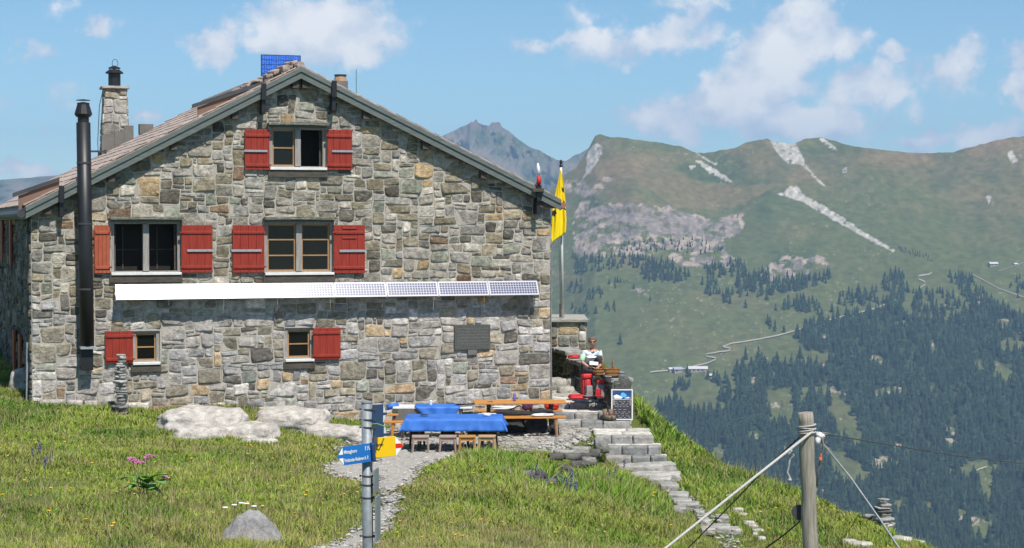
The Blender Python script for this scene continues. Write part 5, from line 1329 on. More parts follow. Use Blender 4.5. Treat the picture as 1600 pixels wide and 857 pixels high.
heap('jacket', 845, 641, 41.3, (.55, .3, .16), 'black_cloth', 'dark jacket bundle under the right part of the wooden table', 'jacket', 8, z=BZ + .05)
heap('sweater', 824, 638, 42.3, (.24, .22, .2), 'purple_cloth', 'purple garment on the bench against the wall', 'sweater', 9, z=BZ + .1)
heap('red_bag', 862, 640, 42.3, (.34, .25, .2), 'red_cloth', 'red bag on the right end of the bench against the wall', 'bag', 10, z=BZ + .1)
heap('yellow_bag', 850, 637, 42.35, (.22, .16, .1), 'yellow_cloth', 'pale yellow bag beside the red bag on the rear bench', 'bag', 13, z=BZ + .17)
heap('folded_shirt', 787, 641, 42.25, (.6, .22, .09), 'white_cloth', 'pale folded clothing on the rear bench, left part', 'clothing', 12, z=BZ + .05)
heap('black_backpack', 800, 672, 41.6, (.62, .4, .42), 'black_cloth', 'black backpack in the shade under the table, left one', 'backpack', 14, z=TER + .2)
heap('black_backpack', 836, 672, 41.6, (.6, .4, .40), 'black_cloth', 'black backpack in the shade under the table, right one', 'backpack', 15, z=TER + .2)
heap('black_bag', 867, 676, 41.35, (.2, .3, .26), 'black_cloth', 'small black bag right of the bench leg', 'bag', 16, z=TER + .12)
heap('food_pack', 761, 653, 38.5, (.17, .12, .07), 'white_cloth', 'white crumpled packet on the right end of the blue table', 'packet', 17, z=TZ + .04)
heap('shoe', 766, 632, 41.4, (.13, .08, .03), 'grey_cloth', 'small grey object lying on the left part of the wooden table', 'pouch', 18, z=-3.87 + .014)
c = P(804, 631, 41.6); q = MB(); q.lathe((0, 0, 0), [(.033, 0), (.036, .02), (.036, .13), (.022, .155), (.02, .18)], 14)
M['bottle'] = mat('violet_bottle', (.16, .14, .42), (.13, .11, .38), rough=.35)
tag(q.build('bottle', 'bottle', smooth=True, loc=(c.x, 41.6, -3.868)), 'violet drinking bottle on the bare wooden table', 'bottle')
q = MB(); q.tube([P(786, 648, 42.0), P(798, 640, 41.9), P(812, 634, 41.8), P(820, 640, 41.9), P(826, 646, 42.0)], .014, 6); tag(q.build('backpack_strap', 'black_cloth'), 'curved dark strap looping up between bench and table', 'strap')

# ------------------------------------------------------------------ menu board, boots, baskets, packs
mbp = P(972, 643, 42.83); mb_ = empty('menu_board', (mbp.x, 42.83, -4.40), math.radians(-3)); tag(mb_, 'white-framed black menu board with a mountain picture, leaning by the steps', 'menu board')
W2, H2 = .46, .67; TB = math.radians(-9)
def on_board(bm_, name, mt): return bm_.build(name, mt, mb_, rot=(TB, 0, 0))
q = MB(); q.bx(-W2 / 2, W2 / 2, 0, .02, 0, H2); on_board(q, 'board', 'blackboard')
q = MB(); q.bx(-W2 / 2 - .012, -W2 / 2 + .014, -.008, .026, -.01, H2 + .012); q.bx(W2 / 2 - .014, W2 / 2 + .012, -.008, .026, -.01, H2 + .012); q.bx(-W2 / 2 + .014, W2 / 2 - .014, -.008, .026, H2 - .014, H2 + .012); q.bx(-W2 / 2 + .014, W2 / 2 - .014, -.008, .026, -.01, .014); q.bx(-W2 / 2 + .014, W2 / 2 - .014, -.006, -.001, H2 * .66, H2 * .675); on_board(q, 'frame', 'white')
q = MB(); q.bx(-W2 / 2 + .016, W2 / 2 - .016, -.004, -.001, H2 * .69, H2 - .018); M['pic'] = mat('picture_sky', (.012, .03, .10), (.03, .10, .28), scale=5, rough=.4); on_board(q, 'picture', 'pic')
q = MB(); q.prism([(-.19, -.006, H2 * .70), (-.02, -.006, H2 * .70), (.02, -.006, H2 * .74), (-.06, -.006, H2 * .80), (-.12, -.006, H2 * .84), (-.19, -.006, H2 * .80)], (0, .0015, 0)); q.prism([(.04, -.0065, H2 * .71), (.2, -.0065, H2 * .71), (.14, -.0065, H2 * .76)], (0, .001, 0)); on_board(q, 'picture_snow', 'sign_white')
q = MB(); q.prism([(-.04, -.0075, H2 * .78), (.05, -.0075, H2 * .74), (.11, -.0075, H2 * .78), (.08, -.0075, H2 * .86), (.02, -.0075, H2 * .91), (-.02, -.0075, H2 * .88)], (0, .001, 0)); M['ice'] = mat('picture_ice', (.10, .42, .85), rough=.5); on_board(q, 'picture_glacier', 'ice')
q = MB(); r_ = random.Random(8)
for j, zc in enumerate([.60, .545, .49, .435, .33, .25, .19, .12, .07]):
    x = -W2 / 2 + r_.uniform(.04, .08)
    while x < W2 / 2 - .07:
        L = r_.uniform(.03, .08); L = min(L, W2 / 2 - .04 - x)
        pts = [(x + L * t_, -.004, H2 * zc + .009 * math.sin(t_ * 14 + j) + r_.uniform(-.003, .003)) for t_ in np.linspace(0, 1, 8)]
        q.tube(pts, .0022, 4); x += L + r_.uniform(.02, .07)
on_board(q, 'chalk_writing', 'chalk')
q = MB(); q.bx(-.2, -.17, .05, .065, 0, .5); q.bx(.17, .2, .05, .065, 0, .5); q.build('rear_leg', 'grey_wood', mb_)

for i, (a, rz) in enumerate([(947, .5), (956, .1)]):
    c = P(a - 1.5, 643, 42.9); b = empty('hiking_boot', (c.x, 42.86, -4.41), rz - 1.2); tag(b, ['tan hiking boot left of the menu board, the left one of the pair', 'tan hiking boot touching the menu board, the right one of the pair'][i], 'boot', 'hiking boots beside the menu board')
    q = MB(); q.tube([(0, -.0, .03), (.0, 0, .12), (-.02, 0, .24)], [.055, .052, .058], 12); q.rock((.07, 0, .06), (.2, .11, .10), (0, .1, 0), 5, n=6, boxy=.4, amp=.04); q.build('upper', 'boot', b, smooth=True)
    q = MB(); q.rock((.04, 0, .015), (.30, .12, .045), (0, 0, 0), 5, n=6, boxy=.7, amp=.02); q.build('sole', 'black_cloth', b, smooth=True)
    q = MB(); q.tube([(-.02, 0, .22), (-.02, 0, .245)], [.048, .048], 12); q.build('opening', 'interior', b)
    q = MB()
    for k in range(4): q.tube([(.035 + .012 * k, -.03, .16 - k * .025), (.045 + .012 * k, 0, .165 - k * .025), (.035 + .012 * k, .03, .16 - k * .025)], .005, 5)
    q.build('laces', 'red_cloth', b)

WT1 = zt(945, 589) + .02
def basket(a, b, Y0, L, Wd, H, label, hp):
    c = P(a, b, Y0); r = empty('wicker_basket', (c.x, Y0, c.z), .05); tag(r, label, 'basket', 'wicker baskets on the parapet end')
    q = MB(); n = 24
    for z_, k in ((0, .82), (H * .3, .9), (H * .7, .97), (H, 1.0)): pass
    rings = [(0, .80), (H * .25, .88), (H * .5, .94), (H * .75, .98), (H, 1.0), (H, .93), (H * .3, .85)]
    vs = []; fs = []
    for z_, k in rings:
        for i in range(n):
            an = 2 * math.pi * i / n; e = .5; cx = math.copysign(abs(math.cos(an)) ** .7, math.cos(an)); sy = math.copysign(abs(math.sin(an)) ** .7, math.sin(an)); wv = 1 + .015 * (i % 2)
            vs.append((cx * L / 2 * k * wv, sy * Wd / 2 * k * wv, z_))
    for j in range(len(rings) - 1):
        for i in range(n): fs.append((j * n + i, j * n + (i + 1) % n, (j + 1) * n + (i + 1) % n, (j + 1) * n + i))
    fs.append(tuple(range(n - 1, -1, -1))); fs.append(tuple(range((len(rings) - 1) * n, len(rings) * n)))
    q.add(vs, fs); q.build('body', 'wicker', r)
    q = MB()
    for zz in (H * .97, H * .5, H * .1):
        k = {H * .97: 1.01, H * .5: .955, H * .1: .85}[zz]
        q.tube([(math.copysign(abs(math.cos(t_)) ** .7, math.cos(t_)) * L / 2 * k, math.copysign(abs(math.sin(t_)) ** .7, math.sin(t_)) * Wd / 2 * k, zz) for t_ in np.linspace(0, 2 * math.pi, 29)], .010, 6)
    q.build('rim', 'wicker', r, smooth=True)
    q = MB(); q.tube([(hp, Wd / 2 * math.cos(t_) * .95, H + .18 * math.sin(t_)) for t_ in np.linspace(0, math.pi, 13)], .012, 6); q.build('handle', 'wicker', r, smooth=True)
basket(956, 587, 43.15, .36, .26, .16, 'oval wicker basket, the right one, on the parapet end', .02); basket(936, 586, 43.5, .22, .22, .15, 'wicker basket, the left one, at the sitting person\'s feet', .08)
# gas cooker things at the far end of the parapet
c = P(970, 588, 43.3); k = empty('camping_stove', c); tag(k, 'small camping pots and stove on the stones right of the baskets', 'camping stove')
q = MB(); q.lathe((0, 0, 0), [(.09, 0), (.09, .07), (.10, .075)], 14); q.lathe((0, 0, .08), [(.10, 0), (.03, .03)], 14); q.build('pot', 'steel', k)
q = MB(); q.bx(-.2, .16, -.1, .1, -.06, -.005); q.build('stone_base', 'board_grey', k)
# red rucksacks
def pack(a, b, Y0, sc, rz, tilt, label, m1, m2):
    c = P(a, b, Y0); r = empty('rucksack', (c.x, Y0, c.z), rz); r.rotation_euler = (tilt, 0, rz); r.scale = (sc, sc, sc); tag(r, label, 'rucksack', 'rucksacks leaning on the parapet')
    q = MB(); q.rock((0, 0, .30), (.36, .26, .60), (0, 0, 0), 7, n=10, boxy=.6, amp=.10); q.build('body', m1, r, smooth=True)
    q = MB(); q.rock((0, -.02, .62), (.34, .26, .16), (0, 0, 0), 9, n=8, boxy=.6, amp=.08); q.build('lid', 'red_cloth', r, smooth=True)
    q = MB(); q.rock((0, -.15, .22), (.27, .12, .32), (0, 0, 0), 11, n=8, boxy=.6, amp=.08); q.build('pocket', m2, r, smooth=True)
    for s_ in (-1, 1):
        q = MB(); q.tube([(s_ * .09, -.16, .60), (s_ * .10, -.22, .42), (s_ * .10, -.21, .2), (s_ * .1, -.14, .05)], .013, 6); q.build('strap', 'black_cloth', r)
    q = MB(); q.tube([(-.17, -.1, .1), (-.1, -.2, .08), (.1, -.2, .08), (.17, -.1, .1)], .02, 6); q.build('hip_belt', m2, r)
pack(918, 624, 43.6, .84, .3, -.12, 'tall red rucksack leaning on the shaded parapet', 'red_cloth', 'grey_cloth'); pack(937, 624, 43.3, .62, -.5, -.25, 'smaller grey and red rucksack in front of the tall red one', 'grey_cloth', 'red_cloth')
heap('red_jacket', 901, 622, 43.6, (.42, .3, .12), 'red_cloth', 'red hip belt and strap bundle lying on the landing', 'strap bundle', 22, zoff=.03)
heap('red_jacket', 898, 558, 46.3, (.36, .3, .10), 'red_cloth', 'faded red jacket on the shaded parapet left of the person', 'jacket', 23, zoff=.0)
heap('plastic_bag', 926, 580, 43.9, (.3, .22, .1), 'yellow_cloth', 'pale seat pad under the sitting person', 'seat pad', 24, zoff=-.02)

# ------------------------------------------------------------------ sitting person
SEAT = P(922, 583, 44.1); per = empty('person', (SEAT.x, SEAT.y, SEAT.z)); per.rotation_euler = (0, 0, math.radians(0))
tag(per, 'grey-haired person in a pale shirt sitting on the parapet, bent over raised knees', 'person')
def skin(name, verts, edges, mt, parent, sub=2, root=0):
    me = bpy.data.meshes.new(name); me.from_pydata([v[:3] for v in verts], edges, []); me.materials.append(M[mt])
    o = bpy.data.objects.new(name, me); COL.objects.link(o); o.parent = parent
    s = o.modifiers.new('skin', 'SKIN'); s.use_smooth_shade = True
    sv = me.skin_vertices
    lay = sv[0] if len(sv) else None
    if lay is None:
        o_ = o; 
    for i, v in enumerate(verts):
        r = v[3]; lay.data[i].radius = (r, r) if not hasattr(r, '__len__') else r; lay.data[i].use_root = (i == root)
    m_ = o.modifiers.new('sub', 'SUBSURF'); m_.levels = sub; m_.render_levels = sub
    return o
# pelvis at origin, looks towards the viewer and slightly to its own lap; the legs are drawn up to the right
BV = [(0, 0, .10, .13), (.01, -.02, .24, .125), (.03, -.05, .40, .14), (.04, -.07, .50, .10), (.045, -.085, .56, .055), (.05, -.11, .63, .062), (.05, -.125, .70, .09), (.05, -.12, .77, .085),
      (.20, -.07, .48, .055), (.27, -.18, .30, .042), (.22, -.36, .20, .033), (.20, -.41, .185, .028),            # right side arm 8-11
      (-.12, -.07, .48, .055), (-.19, -.16, .26, .042), (-.05, -.34, .16, .033), (-.02, -.39, .155, .028),       # left side arm 12-15
      (.10, -.03, .08, .09), (.20, -.32, .40, .07), (.26, -.24, .02, .05), (.27, -.40, -.02, .04),                # raised knee 16-19
      (-.08, -.03, .08, .09), (-.12, -.34, .10, .075), (.12, -.42, .06, .05), (.20, -.47, .05, .04)]             # folded leg 20-23
BE = [(0, 1), (1, 2), (2, 3), (3, 4), (4, 5), (5, 6), (6, 7), (3, 8), (8, 9), (9, 10), (10, 11), (3, 12), (12, 13), (13, 14), (14, 15), (0, 16), (16, 17), (17, 18), (18, 19), (0, 20), (20, 21), (21, 22), (22, 23)]
def fingers(V, E, root, d, side):
    d = Vector(d).normalized(); s = Vector(side).normalized(); p = Vector(V[root][:3]); b = len(V)
    palm = p + d * .05; V.append((*palm, .026)); E.append((root, b)); pi = b
    for k, (o_, L) in enumerate(((-.028, .058), (-.01, .07), (.01, .065), (.028, .05))):
        a = palm + s * o_ + d * .03; m_ = a + d * L * .5 + Vector((0, 0, -.008)); e = m_ + d * L * .4 + Vector((0, 0, -.022))
        i = len(V); V += [(*a, .0095), (*m_, .0085), (*e, .007)]; E += [(pi, i), (i, i + 1), (i + 1, i + 2)]
    a = p + d * .02 - s * .03; e = a + d * .035 - s * .025; i = len(V); V += [(*a, .011), (*e, .0085)]; E += [(root, i), (i, i + 1)]
fingers(BV, BE, 11, (-.5, -.8, -.2), (.8, -.5, 0)); fingers(BV, BE, 15, (.8, -.5, .1), (.4, .8, 0))
skin('body', BV, BE, 'skin', per)
skin('shirt', [(.0, 0, .12, .15), (.01, -.02, .24, .15), (.03, -.05, .40, .165), (.04, -.07, .50, .12), (.21, -.07, .475, .075), (.25, -.14, .37, .065), (-.13, -.07, .475, .075), (-.17, -.13, .36, .065)], [(0, 1), (1, 2), (2, 3), (3, 4), (4, 5), (3, 6), (6, 7)], 'shirt', per)
skin('sleeve', [(-.15, -.09, .45, .078), (-.19, -.15, .34, .070), (-.19, -.16, .26, .058)], [(0, 1), (1, 2)], 'mint', per)
skin('collar', [(.0, -.13, .50, .03), (.04, -.17, .46, .03), (.10, -.14, .50, .03)], [(0, 1), (1, 2)], 'navy', per)
skin('trousers', [(0, 0, .09, .15), (.10, -.05, .09, .11), (.20, -.32, .40, .088), (.26, -.25, .06, .066), (.265, -.32, .0, .06), (-.08, -.05, .09, .11), (-.12, -.34, .10, .092), (.10, -.42, .07, .066)], [(0, 1), (1, 2), (2, 3), (3, 4), (0, 5), (5, 6), (6, 7)], 'trousers', per)
q = MB(); q.rock((.05, -.105, .765), (.205, .22, .20), (.25, 0, 0), 3, n=8, boxy=.1, amp=.05); q.build('hair', 'hair', per, smooth=True)
q = MB(); q.rock((.05, -.155, .715), (.15, .13, .19), (.1, 0, 0), 5, n=8, boxy=.1, amp=.01); q.tube([(.05, -.215, .73), (.05, -.245, .695), (.05, -.225, .685)], [.01, .016, .012], 6); q.rock((-.035, -.11, .715), (.03, .04, .06), (0, 0, 0), 2, n=4, boxy=.1, amp=.02); q.rock((.135, -.11, .715), (.03, .04, .06), (0, 0, 0), 2, n=4, boxy=.1, amp=.02); q.build('face', 'skin', per, smooth=True)
q = MB(); q.rock((.015, -.22, .735), (.055, .02, .035), (0, 0, 0), 2, n=4, boxy=.4, amp=.0); q.rock((.085, -.22, .735), (.055, .02, .035), (0, 0, 0), 2, n=4, boxy=.4, amp=.0); q.tube([(-.03, -.15, .74), (0.01, -.225, .745), (.09, -.225, .745), (.13, -.15, .74)], .005, 5); q.build('sunglasses', 'black_metal', per)
q = MB(); q.tube([(.03, -.212, .668), (.05, -.218, .666), (.07, -.212, .668)], .005, 5); q.build('mouth', 'red_pale', per)
for (a, b, c_) in ((.27, -.42, -.03), (.22, -.49, .03)):
    q = MB(); q.rock((a, b - .04, c_), (.10, .24, .09), (.2, 0, .2), 4, n=6, boxy=.4, amp=.05); q.build('shoe', 'black_cloth', per, smooth=True)
q = MB(); q.box((.07, -.43, .25), (.20, .14, .012), (.5, .1, 0)); o = q.build('paper', 'white'); o.location = per.location; tag(o, 'white sheet the sitting person holds on the knees', 'paper')

# ------------------------------------------------------------------ rocks in the meadow
def rock_obj(name, a, b, Y0, size, seed, label, colr, zoff=0, rz=0, amp=.14, boxy=.35, n=22, mt='rock', tilt=0, freq=1.5):
    c = P(a, b, Y0); z = g1(c.x, Y0); q = MB(); q.rock((0, 0, 0), size, (tilt, 0, rz), seed, colr, n=n, boxy=boxy, amp=amp, freq=freq)
    o = q.build(name, mt, smooth=True, loc=(c.x, Y0, z + zoff)); tag(o, label, 'rock'); return o
WR = (.52, .48, .43)
rock_obj('white_boulder', 318, 655, 39.6, (2.05, 1.6, .92), 31, 'broad pale boulder by the wall foot, its upper left hump', WR, zoff=-.01, rz=.1, tilt=.12)
rock_obj('white_boulder', 388, 668, 38.9, (1.35, 1.2, .72), 32, 'right lobe of the pale rock with a grassy notch at its left', WR, zoff=-.04, rz=-.2)
rock_obj('white_boulder', 312, 674, 38.4, (1.25, .9, .62), 33, 'lower left lobe of the pale rock under the grassy crack', WR, zoff=-.02, rz=.15)
rock_obj('white_boulder', 404, 682, 38.1, (.8, .5, .16), 34, 'flat pale stone at the lower right foot of the big rock', WR, zoff=0)
rock_obj('white_boulder', 458, 648, 40.8, (1.75, 1.3, .74), 35, 'pale boulder with a ridge, left of the signpost', WR, zoff=.02, rz=-.25, tilt=.1)
rock_obj('white_boulder', 530, 664, 40.0, (1.6, 1.2, .60), 36, 'low pale rock sloping down just left of the signpost', WR, zoff=.0, rz=-.3)
rock_obj('white_boulder', 268, 650, 40.2, (.6, .5, .3), 37, 'small pale stone at the left end of the big rock', (.42, .39, .35), zoff=.02)
rock_obj('grey_boulder', 392, 838, 26.6, (.98, .7, .98), 41, 'grey cone-shaped boulder in the foreground grass', (.30, .29, .285), zoff=-.04, amp=.10, boxy=.0, n=24, freq=2.6)
for v_ in bpy.data.objects['grey_boulder'].data.vertices:
    t_ = max(0, v_.co.z / .45); v_.co.x *= 1 - .36 * t_; v_.co.x += .02 * t_; v_.co.y *= 1 - .45 * t_
rock_obj('pale_outcrop', 1342, 800, 37.7, (1.0, .6, .22), 51, 'long pale rock on the rim left of the right-hand cairn', WR, zoff=.02, rz=-.35)
rock_obj('pale_outcrop', 1420, 830, 36.0, (.7, .6, .22), 52, 'pale rock on the rim right of the cairn, upper one', WR, zoff=.0, rz=-.5)
rock_obj('pale_outcrop', 1408, 836, 35.5, (.45, .4, .16), 53, 'pale rock on the slope below the cairn', WR, zoff=.0, rz=-.5)
rock_obj('pale_outcrop', 1342, 847, 34.3, (.55, .4, .14), 54, 'flat pale stone low in the grass right of the wooden post', WR, zoff=.02, rz=-.4)
rock_obj('pale_outcrop', 1328, 841, 34.6, (.3, .3, .1), 55, 'smaller flat pale stone beside the low one right of the post', WR, zoff=.02, rz=-.2)
rock_obj('pale_outcrop', 1246, 762, 39.8, (.25, .3, .2), 56, 'small pale stone on the rim just left of the post', WR, zoff=.0)
rock_obj('leaning_slab', 33, 622, 42.3, (.55, .3, .95), 57, 'pale pointed slab leaning at the left side wall of the hut', (.52, .48, .43), zoff=.1, rz=.2, boxy=.3, n=10)

def cairn(a, b, Y0, H, n, label, seed, w0=.30, dark=1.0, wtop=.2):
    c = P(a, b, Y0); z = g1(c.x, Y0); z = z if z > c.z - .3 else c.z; r = empty('cairn', (c.x, Y0, z)); tag(r, label, 'cairn'); rr = random.Random(seed); zz = 0
    hs = [rr.uniform(.5, 1.5) for _ in range(n)]; s_ = H / sum(hs); dx = 0
    for i, h in enumerate(hs):
        h *= s_; t_ = i / n; w_ = (w0 * (1 - t_) + wtop * t_) * rr.uniform(.75, 1.25); dx += rr.uniform(-.022, .022); dx *= .92
        q = MB(); v = rr.choice([.34, .42, .26, .46, .14]) * dark; q.rock((dx + rr.uniform(-.02, .02), rr.uniform(-.02, .02), zz + h / 2), (w_, w_ * rr.uniform(.7, 1), h * 1.12), (rr.uniform(-.05, .05), rr.uniform(-.07, .07), rr.uniform(0, 3)), seed + i * 3, (v, v * .97, v * .9), n=5, boxy=.6, amp=.16)
        q.build('stone', 'rock', r, smooth=True); zz += h * .96
cairn(190, 630, 40.55, 1.34, 22, 'tall thin cairn of stacked flat stones at the hut wall', 5, .29, wtop=.17); cairn(1380, 813, 36.6, .60, 11, 'short stout cairn on the grassy rim at the right', 9, .36, wtop=.24); cairn(1360, 806, 37.0, .18, 3, 'low pile of stones left of the stout cairn', 12, .3, wtop=.22)

# ------------------------------------------------------------------ signpost
sp = P(573, 640, 16.0); sgx = sp.x; gz = g1(sgx, 16.0); sp0 = empty('signpost', (sgx, 16, gz)); tag(sp0, 'galvanised pole carrying blue, yellow and narrow hiking signs', 'signpost')
topz = P(573, 630, 16).z - gz
def LX(px_): return P(px_, 640, 16).x - sgx
def LZ(py_): return P(573, py_, 16).z - gz
q = MB(); q.tube([(0.016, 0, -.3), (0, 0, topz)], .045, 24); q.build('pole', 'steel', sp0, smooth=True)
for y_ in (640, 656, 668, 700, 744, 758, 778, 838):
    q = MB(); q.lathe((.006, 0, LZ(y_)), [(.0475, -.006), (.049, 0), (.0475, .008)], 20); q.bx(-.062, -.046, -.012, .012, LZ(y_) - .006, LZ(y_) + .008); q.bx(.046, .075, -.02, .02, LZ(y_) - .008, LZ(y_) + .01); q.build('clamp', 'dark_sheet', sp0)
q = MB(); q.lathe((0, 0, topz), [(.048, 0), (.048, .008), (.02, .012)], 20); q.build('pole_cap', 'steel', sp0)
def sign(kind, length, h, zc, x0, yaw, dirn, mt, lines, tcol, lsize, label, tipc, stripe=None, back=None, yo=-.05):
    """arrow board; local x runs from the pole to the tip"""
    r = empty('arrow_sign', (x0, yo, zc), yaw); r.parent = sp0
    if label: r['label'] = label
    tip = h * .42; s = MB(); s.prism([(0, 0, -h / 2), (length - tip, 0, -h / 2), (length, 0, 0), (length - tip, 0, h / 2), (0, 0, h / 2)], (0, .012, 0)); s.build('board', mt, r, bevel=.002)
    if tipc:
        s = MB()
        for sg in (1, -1): s.prism([(length - tip, -.0015, sg * h * .12), (length - tip * .28, -.0015, sg * h * .12), (length - tip, -.0015, sg * h * .49)], (0, .001, 0))
        s.build('tip', tipc, r)
        if stripe:
            s = MB(); s.prism([(length - tip, -.0015, -h * .115), (length - tip * .27, -.0015, -h * .115), (length - .004, -.0015, 0), (length - tip * .27, -.0015, h * .115), (length - tip, -.0015, h * .115)], (0, .001, 0)); s.build('stripe', stripe, r)
    return r
def text(parent, body, x, z, size, mt, yaw_flip=False, align='LEFT', sxx=1.0, bold=0):
    cu = bpy.data.curves.new('lettering', 'FONT'); cu.body = body; cu.size = size; cu.extrude = .0004; cu.align_x = align; cu.offset = bold; cu.materials.append(M[mt])
    o = bpy.data.objects.new('lettering', cu); COL.objects.link(o); bpy.context.view_layer.update(); me_ = bpy.data.meshes.new_from_object(o.evaluated_get(bpy.context.evaluated_depsgraph_get())); bpy.data.objects.remove(o); o = bpy.data.objects.new('lettering', me_); COL.objects.link(o); o.parent = parent; o.location = (x, -.0025, z); o.rotation_euler = (math.pi / 2, 0, 0); o.scale = (sxx, 1, 1)
    return o
# blue board pointing left (built along +x, turned by mirrored coordinates: it points to -x)
L1 = .275; h1 = .155
bsg = empty('arrow_sign', (.02, -.075, LZ(706)), 0); bsg.parent = sp0; bsg['label'] = 'blue arrow sign pointing left with two lines of white writing'
bsg.rotation_euler = (0, math.radians(-5), math.radians(24)); s = MB(); tip = .05
s.prism([(0.02, 0, -h1 / 2), (-L1 + tip, 0, -h1 / 2), (-L1, 0, 0), (-L1 + tip, 0, h1 / 2), (.02, 0, h1 / 2)], (0, .012, 0)); s.build('board', 'sign_blue', bsg)
s = MB()
for sg in (1, -1): s.prism([(-L1 + tip, -.002, sg * h1 * .10), (-L1 + tip * .25, -.002, sg * h1 * .10), (-L1 + tip, -.002, sg * h1 * .49)], (0, .001, 0))
s.build('tip', 'sign_white', bsg)
text(bsg, 'Mittaghorn', -L1 + tip + .008, .018, .042, 'sign_white', sxx=.62, bold=.0006); text(bsg, '1½', -.035, .024, .05, 'sign_white', sxx=.8, bold=.0006); text(bsg, 'Firstboden-Rederen A. P.', -L1 + tip + .008, -.052, .042, 'sign_white', sxx=.50, bold=.0006)
s = MB(); s.bx(.021, .055, -.03, .03, -.08, .08); s.build('end_bracket', 'sign_navy', bsg, bevel=.012)
yl = sign('y', .295, .168, LZ(702), .02, math.radians(-20), 1, 'sign_yellow', None, None, 0, 'yellow arrow sign pointing right with a white and red tip', 'sign_white', 'sign_red', yo=.05)
yl.rotation_euler = (0, math.radians(-3), math.radians(16)); text(yl, 'belangen', .045, .012, .042, 'flag_black', sxx=.5); text(yl, 'n', .045, -.05, .042, 'flag_black', sxx=.5)
for i, (zc, hh_, dx) in enumerate(((648, .165, 0), (680, .215, .004))):
    r = empty('arrow_sign', (.058 + dx, -.02, LZ(648 if i == 0 else 681)), 0); r.parent = sp0; r['label'] = ['upper dark blue sign board seen from its back at a steep angle', 'lower dark blue sign board seen from its back at a steep angle'][i]
    r.rotation_euler = (0, math.radians(4), math.radians(74)); s = MB(); L_ = .34
    s.prism([(0, 0, -hh_ / 2), (L_ - .1, 0, -hh_ / 2), (L_, 0, 0), (L_ - .1, 0, hh_ / 2), (0, 0, hh_ / 2)], (0, .012, 0)); s.build('board', 'sign_navy', r)
    for sg in (1, -1): s = MB(); s.prism([(L_ - .1, -.002, sg * .012), (L_ - .03, -.002, sg * .012), (L_ - .1, -.002, sg * hh_ * .49)], (0, .001, 0)); s.build('tip', 'sign_white', r)
for (ya, yb, xx, w_) in ((733, 770, 586, .05), (775, 845, 588.5, .09)):
    s = MB(); s.prism([(LX(xx) - .012, -.08, LZ(yb)), (LX(xx) + .012, .12, LZ(yb)), (LX(xx) + .012, .12, LZ(ya)), (LX(xx) - .012, -.08, LZ(ya))], (.012, 0, 0)); o = s.build('side_plate', 'steel', sp0, bevel=.003)
q = MB(); q.tube([(.045, -.06, LZ(662)), (.09, -.07, LZ(661)), (.16, -.05, LZ(666)), (.17, .02, LZ(667))], .005, 6); q.build('cord', 'leaf', sp0)

# ------------------------------------------------------------------ wooden post with guys
wp = P(1263, 700, 16.0); wz = g1(wp.x, 16); post = empty('wooden_post', (wp.x, 16, wz)); tag(post, 'weathered round wooden post with ropes tied round its top', 'wooden post')
def QX(px_, py_=700, Y_=16.0): p = P(px_, py_, Y_); return Vector((p.x - wp.x, Y_ - 16, p.z - wz))
q = MB(); pt_ = [QX(1263, 1100), QX(1266, 857), QX(1263, 760), QX(1259, 645)]; pt_[0].z = -.3
n = 26; H_ = len(pt_); vs = []
pp = []; rr = []
for k in range(40):
    t_ = k / 39; z = pt_[0].z + (pt_[-1].z - pt_[0].z) * t_; x = np.interp(z, [p.z for p in pt_], [p.x for p in pt_]); pp.append((x + .004 * math.sin(k * .9), .003 * math.cos(k * .7), z)); rr.append(.070 - .008 * t_ + .0015 * math.sin(k * 1.7))
q.tube(pp, rr, n); q.build('shaft', 'post_wood', post, smooth=False)
for f in post.children: 
    for p in f.data.polygons: p.use_smooth = len(p.vertices) == 4
tq = pt_[-1]
q = MB()
for j, (py_, tl_) in enumerate(((665, .1), (669, -.05), (672, .12), (676, .05))):
    cc_ = QX(1261, py_); q.tube([(cc_.x + .072 * math.cos(a_), .072 * math.sin(a_), cc_.z + tl_ * .1 * math.cos(a_)) for a_ in np.linspace(0, 2 * math.pi, 25)], .0065, 6)
q.build('rope_lashing', 'rope', post, smooth=True)
q = MB(); c = QX(1282, 681); q.rock(c, (.085, .05, .055), (0, .5, 0), 4, n=8, boxy=.3, amp=.3, freq=2.5); q.rock(QX(1278, 688), (.05, .05, .08), (0, .2, 0), 5, n=6, boxy=.3, amp=.3); q.build('cloth_wrap', 'white_cloth', post, smooth=True)
q = MB(); q.tube([QX(1278, 676), QX(1292, 680)], .009, 6); q.tube([QX(1284, 676), QX(1296, 678)], .006, 6); q.tube([QX(1288, 684), QX(1297, 678)], .006, 6); q.build('shackle', 'dark_sheet', post)
q = MB(); cc_ = QX(1251, 803); q.tube([(cc_.x, .05, cc_.z), (cc_.x, .09, cc_.z)], .065, 22); q.build('pulley', 'dark_sheet', post, smooth=False)
def rope(name, pts, r, mt, label, n=8):
    base = P(*pts[0]); q = MB(); q.tube([P(*p) - base for p in pts], r, n); o = q.build(name, mt, smooth=True, loc=base); tag(o, label, 'rope' if 'rope' in name else 'cable'); return o
def gend(a, b, Y0):   # where a line of sight past the frame meets the ground
    return (a, b, Y0)
rope('guy_rope', [(1270, 674, 15.95), (1155, 765, 15.5), (1040, 857, 15.0), (905, 965, 14.4), (800, 1049, 14.0), (760, 1081, 13.9)], .0115, 'rope', 'thick pale rope running from the post top down to the left')
rope('guy_rope', [(1251, 682, 16.03), (1200, 728, 16.6), (1150, 781, 17.2), (1075, 857, 18.0), (1000, 935, 18.6), (960, 975, 19)], .006, 'dark_rope', 'thin dark rope running parallel below the thick pale rope')
rope('guy_rope', [(1250, 815, 16.07), (1225, 836, 16.3), (1195, 858, 16.6), (1120, 915, 17.2), (1060, 960, 17.6)], .007, 'dark_rope', 'short dark rope from the pulley on the post to the lower left')
